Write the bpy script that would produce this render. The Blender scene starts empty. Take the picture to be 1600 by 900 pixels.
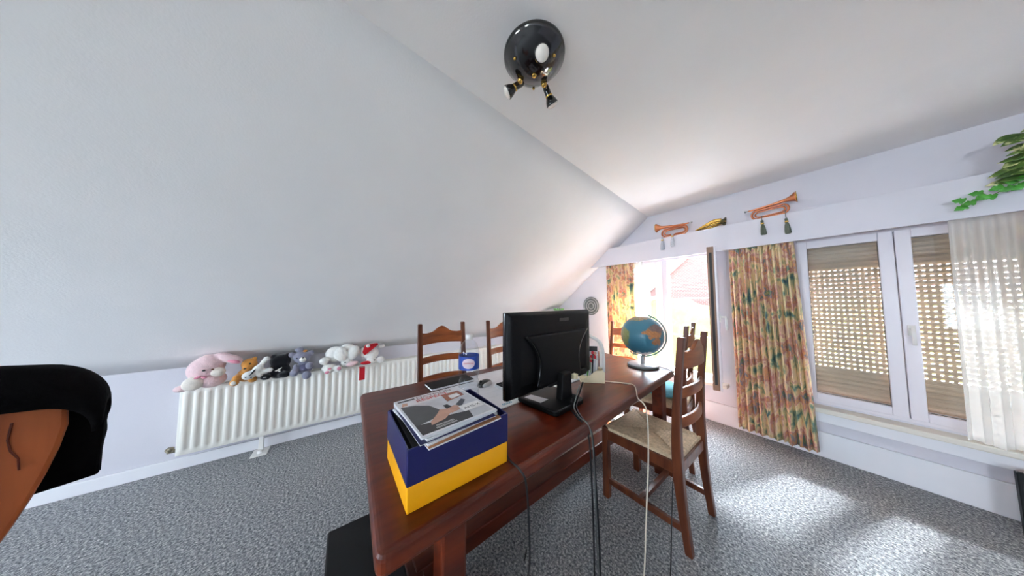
import bpy, bmesh, math, random
from mathutils import Vector, Matrix, noise as mnoise

random.seed(7)
S = bpy.context.scene
COL = S.collection
PI = math.pi

# ------------------------------------------------------------------ camera
CAM_H = 1.30
AZ = math.radians(54.2)
PITCH = math.atan(20 / 357.0)
F0 = Vector((-math.sin(AZ), math.cos(AZ), 0))
RT = Vector((F0.y, -F0.x, 0))
FW = F0 * math.cos(PITCH) + Vector((0, 0, 1)) * math.sin(PITCH)
UP = RT.cross(FW)
cam_d = bpy.data.cameras.new('camera')
cam_d.sensor_width = 36.0
cam_d.sensor_fit = 'HORIZONTAL'
cam_d.lens = 36.0 * 357.0 / 1600.0
cam_d.clip_start = 0.01
cam_d.clip_end = 200
cam = bpy.data.objects.new('camera', cam_d)
COL.objects.link(cam)
cam.matrix_world = Matrix(((RT.x, UP.x, -FW.x, 0), (RT.y, UP.y, -FW.y, 0),
                           (RT.z, UP.z, -FW.z, CAM_H), (0, 0, 0, 1)))
S.camera = cam

# ------------------------------------------------------------------ world, light, exposure
world = bpy.data.worlds.new('sky')
S.world = world
world.use_nodes = True
bg = world.node_tree.nodes['Background']
bg.inputs['Color'].default_value = (0.74, 0.87, 1.0, 1)
bg.inputs['Strength'].default_value = 20.0
sun_d = bpy.data.lights.new('sun', 'SUN')
sun_d.energy = 200.0
sun_d.angle = math.radians(5.0)
sun_d.color = (0.96, 0.98, 1.0)
sun = bpy.data.objects.new('sun', sun_d)
COL.objects.link(sun)
sun.rotation_euler = Vector((-0.22, -0.66, -0.72)).to_track_quat('-Z', 'Y').to_euler()     # midday sun shining in over the neighbour's roof


def portal(loc, rot, sx, sy):
    l = bpy.data.lights.new('daylight_portal', 'AREA')
    l.shape = 'RECTANGLE'
    l.size = sx
    l.size_y = sy
    l.cycles.is_portal = True
    o = bpy.data.objects.new('daylight_portal', l)
    COL.objects.link(o)
    o.location = loc
    o.rotation_euler = rot
    return o


portal((-1.32, 3.50, 1.14), (math.radians(-90), 0, 0), 1.25, 1.45)      # open gable window
portal((2.1, -4.66, 1.20), (math.radians(90), 0, 0), 1.1, 1.0)  # added opening in the unseen back wall, for fill
portal((-1.0, -4.66, 1.17), (math.radians(90), 0, 0), 1.2, 0.95)          # second opening added behind the viewer for fill

S.view_settings.view_transform = 'Standard'
S.view_settings.look = 'None'
S.view_settings.exposure = 1.05
S.view_settings.gamma = 1.0
S.view_settings.use_curve_mapping = False
S.cycles.use_denoising = True
S.cycles.max_bounces = 14
S.cycles.diffuse_bounces = 8
S.cycles.transparent_max_bounces = 16
S.cycles.sample_clamp_indirect = 8.0


# ------------------------------------------------------------------ materials
def lin(c):
    return tuple((x / 12.92 if x <= 0.04045 else ((x + 0.055) / 1.055) ** 2.4) for x in c)


def rgb(r, g, b):
    return lin((r / 255.0, g / 255.0, b / 255.0))


def mat(name, col, rough=0.5, metal=0.0, var=0.08, scale=12.0, stretch=(1, 1, 1), bump=0.0, bscale=None,
        coat=0.0, spec=0.5, sheen=0.0, col2=None):
    m = bpy.data.materials.new(name)
    m.use_nodes = True
    nt = m.node_tree
    b = nt.nodes['Principled BSDF']
    tc = nt.nodes.new('ShaderNodeTexCoord')
    mp = nt.nodes.new('ShaderNodeMapping')
    mp.inputs['Scale'].default_value = stretch
    nt.links.new(tc.outputs['Object'], mp.inputs['Vector'])
    nz = nt.nodes.new('ShaderNodeTexNoise')
    nz.inputs['Scale'].default_value = scale
    nz.inputs['Detail'].default_value = 5
    nt.links.new(mp.outputs['Vector'], nz.inputs['Vector'])
    cr = nt.nodes.new('ShaderNodeValToRGB')
    cr.color_ramp.elements[0].position = 0.3
    cr.color_ramp.elements[1].position = 0.7
    a = [max(0, c * (1 - var)) for c in col]
    d = [min(1, c * (1 + var)) for c in col] if col2 is None else list(col2)
    cr.color_ramp.elements[0].color = (*a, 1)
    cr.color_ramp.elements[1].color = (*d, 1)
    nt.links.new(nz.outputs['Fac'], cr.inputs['Fac'])
    nt.links.new(cr.outputs['Color'], b.inputs['Base Color'])
    b.inputs['Roughness'].default_value = rough
    b.inputs['Metallic'].default_value = metal
    b.inputs['Specular IOR Level'].default_value = spec
    if coat:
        b.inputs['Coat Weight'].default_value = coat
        b.inputs['Coat Roughness'].default_value = 0.12
    if sheen:
        b.inputs['Sheen Weight'].default_value = sheen
    if bump:
        n2 = nz
        if bscale:
            n2 = nt.nodes.new('ShaderNodeTexNoise')
            n2.inputs['Scale'].default_value = bscale
            n2.inputs['Detail'].default_value = 3
            nt.links.new(mp.outputs['Vector'], n2.inputs['Vector'])
        bp = nt.nodes.new('ShaderNodeBump')
        bp.inputs['Strength'].default_value = bump
        bp.inputs['Distance'].default_value = 0.01
        nt.links.new(n2.outputs['Fac'], bp.inputs['Height'])
        nt.links.new(bp.outputs['Normal'], b.inputs['Normal'])
    return m


def ramp_mat(name, scale, stops, rough=0.9, bump=0.0, detail=4, stretch=(1, 1, 1), rough_n=0.6, interp='LINEAR', distort=0.0, trans=0.0):
    m = bpy.data.materials.new(name)
    m.use_nodes = True
    nt = m.node_tree
    b = nt.nodes['Principled BSDF']
    tc = nt.nodes.new('ShaderNodeTexCoord')
    mp = nt.nodes.new('ShaderNodeMapping')
    mp.inputs['Scale'].default_value = stretch
    nt.links.new(tc.outputs['Object'], mp.inputs['Vector'])
    nz = nt.nodes.new('ShaderNodeTexNoise')
    nz.inputs['Scale'].default_value = scale
    nz.inputs['Detail'].default_value = detail
    nz.inputs['Roughness'].default_value = rough_n
    nz.inputs['Distortion'].default_value = distort
    nt.links.new(mp.outputs['Vector'], nz.inputs['Vector'])
    cr = nt.nodes.new('ShaderNodeValToRGB')
    cr.color_ramp.interpolation = interp
    while len(cr.color_ramp.elements) < len(stops):
        cr.color_ramp.elements.new(0.5)
    for e, (p, c) in zip(cr.color_ramp.elements, stops):
        e.position = p
        e.color = (*c, 1)
    nt.links.new(nz.outputs['Fac'], cr.inputs['Fac'])
    nt.links.new(cr.outputs['Color'], b.inputs['Base Color'])
    b.inputs['Roughness'].default_value = rough
    if bump:
        bp = nt.nodes.new('ShaderNodeBump')
        bp.inputs['Strength'].default_value = bump
        bp.inputs['Distance'].default_value = 0.008
        nt.links.new(nz.outputs['Fac'], bp.inputs['Height'])
        nt.links.new(bp.outputs['Normal'], b.inputs['Normal'])
    if trans:
        tr = nt.nodes.new('ShaderNodeBsdfTranslucent')
        nt.links.new(cr.outputs['Color'], tr.inputs['Color'])
        mx = nt.nodes.new('ShaderNodeMixShader')
        mx.inputs['Fac'].default_value = trans
        out = nt.nodes['Material Output']
        nt.links.new(b.outputs['BSDF'], mx.inputs[1])
        nt.links.new(tr.outputs['BSDF'], mx.inputs[2])
        nt.links.new(mx.outputs['Shader'], out.inputs['Surface'])
    return m


def wood_mat(name, dark, light, rough=0.3, coat=0.35, axis='Y', scale=5.0):
    st = {'X': (0.12, 1, 1), 'Y': (1, 0.12, 1), 'Z': (1, 1, 0.12)}[axis]
    m = mat(name, dark, rough=rough, scale=scale * 5, stretch=st, col2=light, bump=0.05, coat=coat, spec=0.35)
    return m


def glass_mat(name, tint=(0.95, 0.98, 1.0), refl=0.06):
    m = bpy.data.materials.new(name)
    m.use_nodes = True
    nt = m.node_tree
    nt.nodes.remove(nt.nodes['Principled BSDF'])
    tr = nt.nodes.new('ShaderNodeBsdfTransparent')
    tr.inputs['Color'].default_value = (*tint, 1)
    gl = nt.nodes.new('ShaderNodeBsdfGlossy')
    gl.inputs['Roughness'].default_value = 0.02
    lw = nt.nodes.new('ShaderNodeLayerWeight')
    pw = nt.nodes.new('ShaderNodeMath')
    pw.operation = 'POWER'
    pw.inputs[1].default_value = 4.0
    nt.links.new(lw.outputs['Facing'], pw.inputs[0])
    mr = nt.nodes.new('ShaderNodeMapRange')
    mr.inputs['To Min'].default_value = refl
    mr.inputs['To Max'].default_value = 0.6
    nt.links.new(pw.outputs['Value'], mr.inputs['Value'])
    mx = nt.nodes.new('ShaderNodeMixShader')
    nt.links.new(mr.outputs['Result'], mx.inputs['Fac'])
    nt.links.new(tr.outputs['BSDF'], mx.inputs[1])
    nt.links.new(gl.outputs['BSDF'], mx.inputs[2])
    nt.links.new(mx.outputs['Shader'], nt.nodes['Material Output'].inputs['Surface'])
    return m


def sheer_mat(name, col, opac):
    m = bpy.data.materials.new(name)
    m.use_nodes = True
    nt = m.node_tree
    b = nt.nodes['Principled BSDF']
    b.inputs['Base Color'].default_value = (*col, 1)
    b.inputs['Roughness'].default_value = 0.9
    tl = nt.nodes.new('ShaderNodeBsdfTranslucent')
    tl.inputs['Color'].default_value = (*col, 1)
    m1 = nt.nodes.new('ShaderNodeMixShader')
    m1.inputs['Fac'].default_value = 0.45
    nt.links.new(b.outputs['BSDF'], m1.inputs[1])
    nt.links.new(tl.outputs['BSDF'], m1.inputs[2])
    tr = nt.nodes.new('ShaderNodeBsdfTransparent')
    m2 = nt.nodes.new('ShaderNodeMixShader')
    tc = nt.nodes.new('ShaderNodeTexCoord')
    nz = nt.nodes.new('ShaderNodeTexNoise')
    nz.inputs['Scale'].default_value = 6
    nt.links.new(tc.outputs['Object'], nz.inputs['Vector'])
    mr = nt.nodes.new('ShaderNodeMapRange')
    mr.inputs['To Min'].default_value = opac - 0.1
    mr.inputs['To Max'].default_value = opac + 0.1
    nt.links.new(nz.outputs['Fac'], mr.inputs['Value'])
    nt.links.new(mr.outputs['Result'], m2.inputs['Fac'])
    nt.links.new(tr.outputs['BSDF'], m2.inputs[1])
    nt.links.new(m1.outputs['Shader'], m2.inputs[2])
    nt.links.new(m2.outputs['Shader'], nt.nodes['Material Output'].inputs['Surface'])
    return m


M = {}
M['wall'] = mat('white_plaster', rgb(214, 212, 219), rough=0.9, var=0.015, scale=3, bump=0.06, bscale=160, spec=0.2)
M['ceil'] = mat('ceiling_plaster', rgb(242, 241, 240), rough=0.9, var=0.015, scale=3, bump=0.08, bscale=120, spec=0.2)
M['trim'] = mat('white_paint', rgb(232, 232, 236), rough=0.55, var=0.02, scale=6)
M['upvc'] = mat('white_window_plastic', rgb(225, 220, 226), rough=0.35, var=0.02, scale=5)
M['sill'] = mat('cream_sill_paint', rgb(222, 216, 204), rough=0.5, var=0.04, scale=6)
M['brown_pvc'] = mat('brown_window_plastic', rgb(140, 106, 84), rough=0.45, var=0.12, scale=4)
M['gasket'] = mat('black_rubber', rgb(30, 28, 28), rough=0.6)
M['glass'] = glass_mat('window_glass')
M['sheer'] = sheer_mat('sheer_voile', rgb(240, 238, 234), 0.52)
M['carpet'] = ramp_mat('grey_speckled_carpet', 85, [(0.30, rgb(40, 44, 50)), (0.44, rgb(112, 115, 119)), (0.55, rgb(160, 162, 164)), (0.68, rgb(226, 225, 222))],
                       rough=1.0, bump=0.5, detail=3, rough_n=0.8)
M['table'] = wood_mat('table_wood', rgb(66, 20, 6), rgb(104, 40, 15), rough=0.34, coat=0.10, axis='Y')
M['chair'] = wood_mat('chair_wood', rgb(74, 33, 18), rgb(112, 58, 31), rough=0.38, coat=0.25, axis='Z')
M['chair_rail'] = wood_mat('chair_rail_wood', rgb(116, 58, 30), rgb(160, 90, 48), rough=0.38, coat=0.2, axis='Y')
M['rush'] = mat('woven_rush', rgb(206, 182, 150), rough=0.85, var=0.22, scale=60, bump=0.5)
M['radiator'] = mat('cream_enamel', rgb(238, 235, 226), rough=0.35, var=0.01, scale=4)
M['chrome'] = mat('chrome', rgb(200, 200, 200), rough=0.2, metal=1.0)
M['dullmetal'] = mat('dull_valve_metal', rgb(150, 140, 120), rough=0.4, metal=0.8)
M['black_gloss'] = mat('black_lacquer', rgb(16, 13, 13), rough=0.12, coat=0.6, var=0.1)
M['black_plastic'] = mat('black_plastic', rgb(9, 9, 10), rough=0.5, var=0.1, spec=0.2)
M['black_matte'] = mat('black_matte', rgb(13, 13, 15), rough=0.75, var=0.15)
M['silver'] = mat('silver_plastic', rgb(190, 190, 192), rough=0.35, var=0.03)
M['brass'] = mat('brass', rgb(206, 166, 84), rough=0.25, metal=1.0, var=0.1)
M['copper'] = mat('copper', rgb(198, 128, 92), rough=0.28, metal=1.0, var=0.15)
M['pewter'] = mat('pewter', rgb(112, 118, 116), rough=0.5, metal=0.7, var=0.15, scale=30)
M['bulb'] = mat('pearl_bulb_glass', rgb(235, 228, 218), rough=0.25, var=0.02)
M['blue_box'] = mat('navy_card', rgb(24, 26, 84), rough=0.35, var=0.06)
M['yellow_box'] = mat('yellow_card', rgb(246, 172, 16), rough=0.4, var=0.04)
M['paper'] = mat('white_paper', rgb(232, 232, 234), rough=0.7, var=0.02)
M['tan'] = mat('tan_card', rgb(168, 116, 78), rough=0.7, var=0.1)
M['cream'] = mat('cream_plastic', rgb(236, 220, 184), rough=0.4, var=0.03)
M['white_plastic'] = mat('white_plastic', rgb(236, 234, 230), rough=0.4, var=0.02)
M['cord_white'] = mat('cream_cord', rgb(214, 204, 186), rough=0.5, var=0.03)
M['cord_black'] = mat('black_cord', rgb(16, 16, 18), rough=0.5, var=0.05)
M['turquoise'] = mat('turquoise_cloth', rgb(116, 190, 204), rough=0.85, var=0.1, scale=40)
M['leaf'] = mat('ivy_leaf', rgb(72, 150, 52), rough=0.45, var=0.3, scale=30)
M['leaf2'] = ramp_mat('variegated_leaf', 16, [(0.40, rgb(58, 92, 34)), (0.52, rgb(96, 128, 52)), (0.58, rgb(206, 210, 150)), (0.7, rgb(226, 224, 178))], rough=0.45)
M['stem'] = mat('brown_stem', rgb(90, 80, 60), rough=0.7)
M['terracotta'] = mat('terracotta', rgb(168, 96, 66), rough=0.8)
M['pot_green'] = mat('green_ceramic', rgb(112, 176, 96), rough=0.4)
M['slat'] = mat('shutter_slat', rgb(176, 152, 124), rough=0.5, var=0.08, scale=4)
M['curtain'] = ramp_mat('floral_print', 7.5, [(0.26, rgb(64, 82, 112)), (0.34, rgb(104, 140, 128)), (0.40, rgb(184, 184, 146)), (0.45, rgb(240, 216, 166)), (0.50, rgb(232, 206, 178)),
                                            (0.55, rgb(198, 142, 136)), (0.59, rgb(222, 172, 118)), (0.63, rgb(150, 140, 152)), (0.68, rgb(116, 146, 112)), (0.76, rgb(236, 208, 144))],
                        rough=0.9, detail=3.5, rough_n=0.55, distort=0.5, stretch=(1.3, 1, 0.9), trans=0.2)
M['brick'] = None
M['cloth_black'] = mat('black_wool', rgb(9, 8, 9), rough=1.0, var=0.2, scale=60, bump=0.3, spec=0.1)
M['orange_wood'] = wood_mat('orange_brown_wood', rgb(140, 70, 34), rgb(180, 98, 52), rough=0.45, coat=0.1, axis='Z', scale=3)
M['cardboard'] = mat('grey_cardboard', rgb(196, 182, 166), rough=0.8, var=0.06)


def brick_mat():
    m = bpy.data.materials.new('pale_brick')
    m.use_nodes = True
    nt = m.node_tree
    b = nt.nodes['Principled BSDF']
    tc = nt.nodes.new('ShaderNodeTexCoord')
    mp = nt.nodes.new('ShaderNodeMapping')
    mp.inputs['Rotation'].default_value = (math.radians(-90), 0, 0)
    nt.links.new(tc.outputs['Object'], mp.inputs['Vector'])
    br = nt.nodes.new('ShaderNodeTexBrick')
    br.inputs['Scale'].default_value = 4.5
    br.inputs['Color1'].default_value = (*rgb(68, 36, 33), 1)
    br.inputs['Color2'].default_value = (*rgb(56, 30, 28), 1)
    br.inputs['Mortar'].default_value = (*rgb(84, 66, 60), 1)
    nt.links.new(mp.outputs['Vector'], br.inputs['Vector'])
    nt.links.new(br.outputs['Color'], b.inputs['Base Color'])
    b.inputs['Roughness'].default_value = 0.95
    return m


M['brick'] = brick_mat()
M['roof'] = mat('dark_roof_tile', rgb(110, 92, 84), rough=0.8, var=0.2, scale=8)
M['hedge'] = ramp_mat('yellow_green_hedge', 5, [(0.3, rgb(50, 54, 18)), (0.5, rgb(72, 70, 22)), (0.7, rgb(98, 90, 32))], rough=0.9, bump=0.8)
M['paving'] = mat('grey_gravel', rgb(128, 126, 120), rough=1.0, var=0.12, scale=8)


# ------------------------------------------------------------------ mesh building helpers
class MB:
    def __init__(self):
        self.v = []
        self.f = []

    def add(self, vs, fs):
        o = len(self.v)
        self.v += [tuple(p) for p in vs]
        self.f += [tuple(i + o for i in q) for q in fs]
        return self

    def box(self, x0, x1, y0, y1, z0, z1, mx=None):
        vs = [Vector((x, y, z)) for z in (z0, z1) for y in (y0, y1) for x in (x0, x1)]
        if mx is not None:
            vs = [mx @ p for p in vs]
        return self.add(vs, [(0, 2, 3, 1), (4, 5, 7, 6), (0, 1, 5, 4), (2, 6, 7, 3), (0, 4, 6, 2), (1, 3, 7, 5)])

    def cbox(self, c, s, mx=None):
        return self.box(c[0] - s[0] / 2, c[0] + s[0] / 2, c[1] - s[1] / 2, c[1] + s[1] / 2, c[2] - s[2] / 2, c[2] + s[2] / 2, mx)

    def tube(self, pts, r, seg=8, closed=False):
        pts = [Vector(p) for p in pts]
        n = len(pts)
        rs = r if isinstance(r, (list, tuple)) else [r] * n
        vs, fs = [], []
        prev = None
        for i, p in enumerate(pts):
            if closed:
                t = (pts[(i + 1) % n] - pts[i - 1]).normalized()
            else:
                t = (pts[min(i + 1, n - 1)] - pts[max(i - 1, 0)]).normalized()
            if prev is None:
                a = t.orthogonal().normalized()
            else:
                a = (prev - t * prev.dot(t))
                a = a.normalized() if a.length > 1e-6 else t.orthogonal().normalized()
            prev = a
            b = t.cross(a)
            for k in range(seg):
                th = 2 * PI * k / seg
                vs.append(p + (a * math.cos(th) + b * math.sin(th)) * rs[i])
        m = n if closed else n - 1
        for i in range(m):
            j = (i + 1) % n
            for k in range(seg):
                l = (k + 1) % seg
                fs.append((i * seg + k, i * seg + l, j * seg + l, j * seg + k))
        if not closed:
            fs.append(tuple(reversed(range(seg))))
            fs.append(tuple((n - 1) * seg + k for k in range(seg)))
        return self.add(vs, fs)

    def lathe(self, prof, seg=24, mx=None, cap=True):
        vs, fs = [], []
        for r, z in prof:
            for k in range(seg):
                th = 2 * PI * k / seg
                vs.append(Vector((max(r, 1e-5) * math.cos(th), max(r, 1e-5) * math.sin(th), z)))
        if mx is not None:
            vs = [mx @ p for p in vs]
        for i in range(len(prof) - 1):
            for k in range(seg):
                l = (k + 1) % seg
                fs.append((i * seg + k, i * seg + l, (i + 1) * seg + l, (i + 1) * seg + k))
        if cap:
            fs.append(tuple(reversed(range(seg))))
            fs.append(tuple((len(prof) - 1) * seg + k for k in range(seg)))
        return self.add(vs, fs)

    def prism(self, poly, d0, d1, fn):
        """poly of (a, b); fn(a, b, d) -> point"""
        n = len(poly)
        vs = [fn(a, b, d0) for a, b in poly] + [fn(a, b, d1) for a, b in poly]
        fs = [tuple(reversed(range(n))), tuple(range(n, 2 * n))]
        fs += [(i, (i + 1) % n, n + (i + 1) % n, n + i) for i in range(n)]
        return self.add(vs, fs)

    def ell(self, c, r, seg=16, rings=10, mx=None):
        vs, fs = [], []
        c = Vector(c)
        for i in range(rings + 1):
            ph = PI * i / rings
            for k in range(seg):
                th = 2 * PI * k / seg
                p = Vector((r[0] * max(math.sin(ph), 1e-4) * math.cos(th), r[1] * max(math.sin(ph), 1e-4) * math.sin(th), r[2] * math.cos(ph)))
                if mx is not None:
                    p = mx @ p
                vs.append(c + p)
        for i in range(rings):
            for k in range(seg):
                l = (k + 1) % seg
                fs.append((i * seg + k, (i + 1) * seg + k, (i + 1) * seg + l, i * seg + l))
        fs.append(tuple(range(seg)))
        fs.append(tuple(reversed([rings * seg + k for k in range(seg)])))
        return self.add(vs, fs)

    def grid(self, nu, nv, fn):
        vs = [fn(i / nu, j / nv) for j in range(nv + 1) for i in range(nu + 1)]
        fs = [(j * (nu + 1) + i, j * (nu + 1) + i + 1, (j + 1) * (nu + 1) + i + 1, (j + 1) * (nu + 1) + i) for j in range(nv) for i in range(nu)]
        return self.add(vs, fs)

    def mesh(self, name):
        me = bpy.data.meshes.new(name)
        me.from_pydata(self.v, [], self.f)
        bm = bmesh.new()
        bm.from_mesh(me)
        bmesh.ops.recalc_face_normals(bm, faces=bm.faces)
        bm.to_mesh(me)
        bm.free()
        me.update()
        return me

    def obj(self, name, m, parent=None, smooth=False, bevel=0.0, bseg=2, solid=0.0, remesh=0.0, kind=None):
        me = self.mesh(name)
        me.materials.append(M[m] if isinstance(m, str) else m)
        if smooth:
            for p in me.polygons:
                p.use_smooth = True
        o = bpy.data.objects.new(name, me)
        COL.objects.link(o)
        if parent is not None:
            o.parent = parent
        if solid:
            md = o.modifiers.new('solid', 'SOLIDIFY')
            md.thickness = solid
            md.offset = 0
        if bevel:
            md = o.modifiers.new('bevel', 'BEVEL')
            md.width = bevel
            md.segments = bseg
            md.limit_method = 'ANGLE'
            md.angle_limit = math.radians(35)
        if remesh:
            md = o.modifiers.new('remesh', 'REMESH')
            md.mode = 'VOXEL'
            md.voxel_size = remesh
            md.use_smooth_shade = True
            md = o.modifiers.new('smooth', 'SMOOTH')
            md.factor = 0.5
            md.iterations = 4
        if kind:
            o['kind'] = kind
        return o


def tag(o, label, cat, group=None, kind=None):
    o['label'] = label
    o['category'] = cat
    if group:
        o['group'] = group
    if kind:
        o['kind'] = kind
    return o


def empty(name, loc=(0, 0, 0), rz=0.0):
    o = bpy.data.objects.new(name, None)
    o.empty_display_size = 0.05
    COL.objects.link(o)
    o.location = loc
    o.rotation_euler = (0, 0, rz)
    return o


def copy_tree(root, loc, rz, label=None):
    def cp(o, par):
        c = o.copy()
        COL.objects.link(c)
        c.parent = par
        for ch in list(o.children):
            cp(ch, c)
        return c
    r = cp(root, None)
    r.location = loc
    r.rotation_euler = (0, 0, rz)
    if label:
        r['label'] = label
    return r


def struct(o):
    o['kind'] = 'structure'
    return o


def text_obj(name, body, size, m, parent, mx, thick=0.0004):
    cu = bpy.data.curves.new(name, 'FONT')
    cu.body = body
    cu.size = size
    cu.extrude = thick
    cu.align_x = 'CENTER'
    cu.align_y = 'CENTER'
    t = bpy.data.objects.new(name + '_src', cu)
    COL.objects.link(t)
    dg = bpy.context.evaluated_depsgraph_get()
    me = bpy.data.meshes.new_from_object(t.evaluated_get(dg))
    bpy.data.objects.remove(t)
    me.name = name
    me.transform(mx)
    me.materials.clear()
    me.materials.append(M[m] if isinstance(m, str) else m)
    o = bpy.data.objects.new(name, me)
    COL.objects.link(o)
    o.parent = parent
    return o


def catmull(pts, n=8):
    pts = [Vector(p) for p in pts]
    P = [pts[0] * 2 - pts[1]] + pts + [pts[-1] * 2 - pts[-2]]
    out = []
    for i in range(1, len(P) - 2):
        for k in range(n):
            t = k / n
            a, b, c, d = P[i - 1], P[i], P[i + 1], P[i + 2]
            out.append(0.5 * ((2 * b) + (c - a) * t + (2 * a - 5 * b + 4 * c - d) * t * t + (3 * b - a - 3 * c + d) * t ** 3))
    out.append(pts[-1])
    return out


def smoothstep(t):
    t = max(0.0, min(1.0, t))
    return t * t * (3 - 2 * t)


# ================================================================== ROOM SHELL
KX, GY, CZ = -3.02, 3.28, 2.44          # knee wall, gable wall, flat ceiling
BY, RX = -4.6, 3.5                      # back wall, far knee wall

b = MB().box(KX - 0.1, RX + 0.1, BY - 0.1, GY + 0.1, -0.12, 0.0)
struct(b.obj('floor', 'carpet'))


def knee_z(y):
    return 0.77 + 0.40 * smoothstep((y - 1.75) / 1.5)


def crease_x(y):
    return -1.055 - 0.108 * (y - 0.17)


NY = 40
b = MB()
b.grid(NY * 2, 1, lambda u, v: (KX - 0.004, BY + (GY + 0.1 - BY) * u, v * (knee_z(BY + (GY + 0.1 - BY) * u) + 0.012)))
struct(b.obj('wall_left', 'wall', solid=0.02))


def slope_pt(u, v):
    y = BY + (GY + 0.02 - BY) * u
    x0, z0 = KX - 0.012, knee_z(y) - 0.004
    x1, z1 = crease_x(y), CZ
    return (x0 + (x1 - x0) * v, y, z0 + (z1 - z0) * v)


b = MB().grid(NY * 2, 12, slope_pt)
struct(b.obj('ceiling_left', 'ceil', smooth=True, solid=0.012))
b = MB().grid(NY, 1, lambda u, v: ((crease_x(BY + (GY + 0.02 - BY) * u) - 0.01) * (1 - v) + 1.91 * v, BY + (GY + 0.02 - BY) * u, CZ))
struct(b.obj('ceiling', 'ceil', solid=0.012))
# slope on the far right
b = MB()
sl = [(1.9, CZ), (2.15, 2.23), (2.85, 1.63), (RX, 0.77)]


def rs(xa, za, xb, zb, y0, y1):
    b.add([(xa, y0, za), (xa, y1, za), (xb, y1, zb), (xb, y0, zb)], [(0, 1, 2, 3)])


xs = [1.9, 2.2, 2.8, RX]
zs = [CZ + (0.77 - CZ) * (x - 1.9) / (RX - 1.9) for x in xs]
for i in range(3):
    rs(xs[i], zs[i], xs[i + 1], zs[i + 1], BY, GY)
struct(b.obj('ceiling_right', 'ceil', solid=0.012))
b = MB().box(RX, RX + 0.05, BY, GY, 0, 0.77)
struct(b.obj('wall_right', 'wall'))
# unseen back wall; its two window openings are added to let in fill daylight
b = MB()
b.box(KX - 0.1, -1.6, BY - 0.08, BY, 0, 2.5)
b.box(-0.4, 1.55, BY - 0.08, BY, 0, 2.5)
b.box(-1.6, -0.4, BY - 0.08, BY, 0, 0.7)
b.box(-1.6, -0.4, BY - 0.08, BY, 1.65, 2.5)
b.box(2.65, RX + 0.1, BY - 0.08, BY, 0, 2.5)
b.box(1.55, 2.65, BY - 0.08, BY, 0, 0.7)
b.box(1.55, 2.65, BY - 0.08, BY, 1.7, 2.5)
struct(b.obj('wall_back', 'wall'))
# gable wall with two window openings
W1 = (-1.92, -0.70, 0.43, 1.86)
W2 = (-0.18, 1.30, 0.44, 1.84)
b = MB()
T0, T1 = GY, GY + 0.26
for (x0, x1, z0, z1) in [(KX - 0.1, W1[0], 0, 2.6), (W1[1], W2[0], 0, 2.6), (W2[1], RX + 0.1, 0, 2.6),
                         (W1[0], W1[1], 0, W1[2]), (W1[0], W1[1], W1[3], 2.6), (W2[0], W2[1], 0, W2[2]), (W2[0], W2[1], W2[3], 2.6)]:
    b.box(x0, x1, T0, T1, z0, z1)
struct(b.obj('wall_front', 'wall'))
# baseboards
struct(MB().box(KX + 0.01, KX + 0.028, BY, GY, 0, 0.085).obj('baseboard_left', 'trim', bevel=0.004))
struct(MB().box(KX, RX, GY - 0.022, GY, 0, 0.205).obj('baseboard_front', 'trim', bevel=0.006))

# pelmet shelf along the gable wall
PF = 3.08
pel = struct(empty('trim_1', (0, 0, 0)))
MB().box(-2.6, 2.6, PF, PF + 0.018, 1.81, 2.062).obj('fascia_board', 'wall', pel, bevel=0.002)
MB().box(-2.6, 2.6, PF + 0.018, GY, 2.044, 2.062).obj('shelf_board', 'wall', pel)

# ================================================================== WINDOWS


def frame_rect(name, m, parent, x0, x1, z0, z1, w, y0, y1, bevel=0.004, names=None):
    """four bars, each its own part"""
    names = names or ('jamb', 'jamb', 'head', 'bottom_rail')
    MB().box(x0, x0 + w, y0, y1, z0, z1).obj(names[0], m, parent, bevel=bevel)
    MB().box(x1 - w, x1, y0, y1, z0, z1).obj(names[1], m, parent, bevel=bevel)
    MB().box(x0 + w, x1 - w, y0, y1, z1 - w, z1).obj(names[2], m, parent, bevel=bevel)
    MB().box(x0 + w, x1 - w, y0, y1, z0, z0 + w).obj(names[3], m, parent, bevel=bevel)


# window 1: fixed light beside an opening light whose sash stands open into the room
w1 = struct(empty('window_1'))
frame_rect('frame', 'upvc', w1, W1[0], W1[1], W1[2], W1[3], 0.05, 3.27, 3.35)
MB().box(-1.27, -1.18, 3.265, 3.35, W1[2] + 0.05, W1[3] - 0.05).obj('mullion', 'upvc', w1, bevel=0.006)
MB().box(-1.245, -1.237, 3.258, 3.268, W1[2] + 0.05, W1[3] - 0.05).obj('mullion_bead', 'upvc', w1)
fx = MB()
frame_rect('sash', 'upvc', w1, W1[0] + 0.05, -1.27, W1[2] + 0.05, W1[3] - 0.05, 0.055, 3.28, 3.34,
           names=('sash_stile', 'sash_stile', 'sash_rail', 'sash_rail'))
MB().box(W1[0] + 0.1, -1.32, 3.305, 3.311, W1[2] + 0.1, W1[3] - 0.1).obj('pane', 'glass', w1)
MB().box(W1[0] - 0.05, W1[1] + 0.05, 3.17, 3.30, 0.395, 0.43).obj('window_sill', 'sill', w1, bevel=0.006)

# open sash (hinged at the pier side)
sd = Vector((0.10, -0.475, 0)).normalized()       # from hinge into the room
sn = Vector((sd.y, -sd.x, 0)) * -1                # inner (room) face normal, towards +x
hg = Vector((-0.70, 3.255, 0))
rot = Matrix(((sd.x, sn.x, 0, hg.x), (sd.y, sn.y, 0, hg.y), (0, 0, 1, 0), (0, 0, 0, 1)))
sw = empty('window_sash')
sw.matrix_world = rot
tag(sw, 'window sash swung open into the room, its edge dark brown, beside the long floral curtain', 'window sash')
SZ0, SZ1, SL = 0.47, 1.815, 0.485


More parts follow.
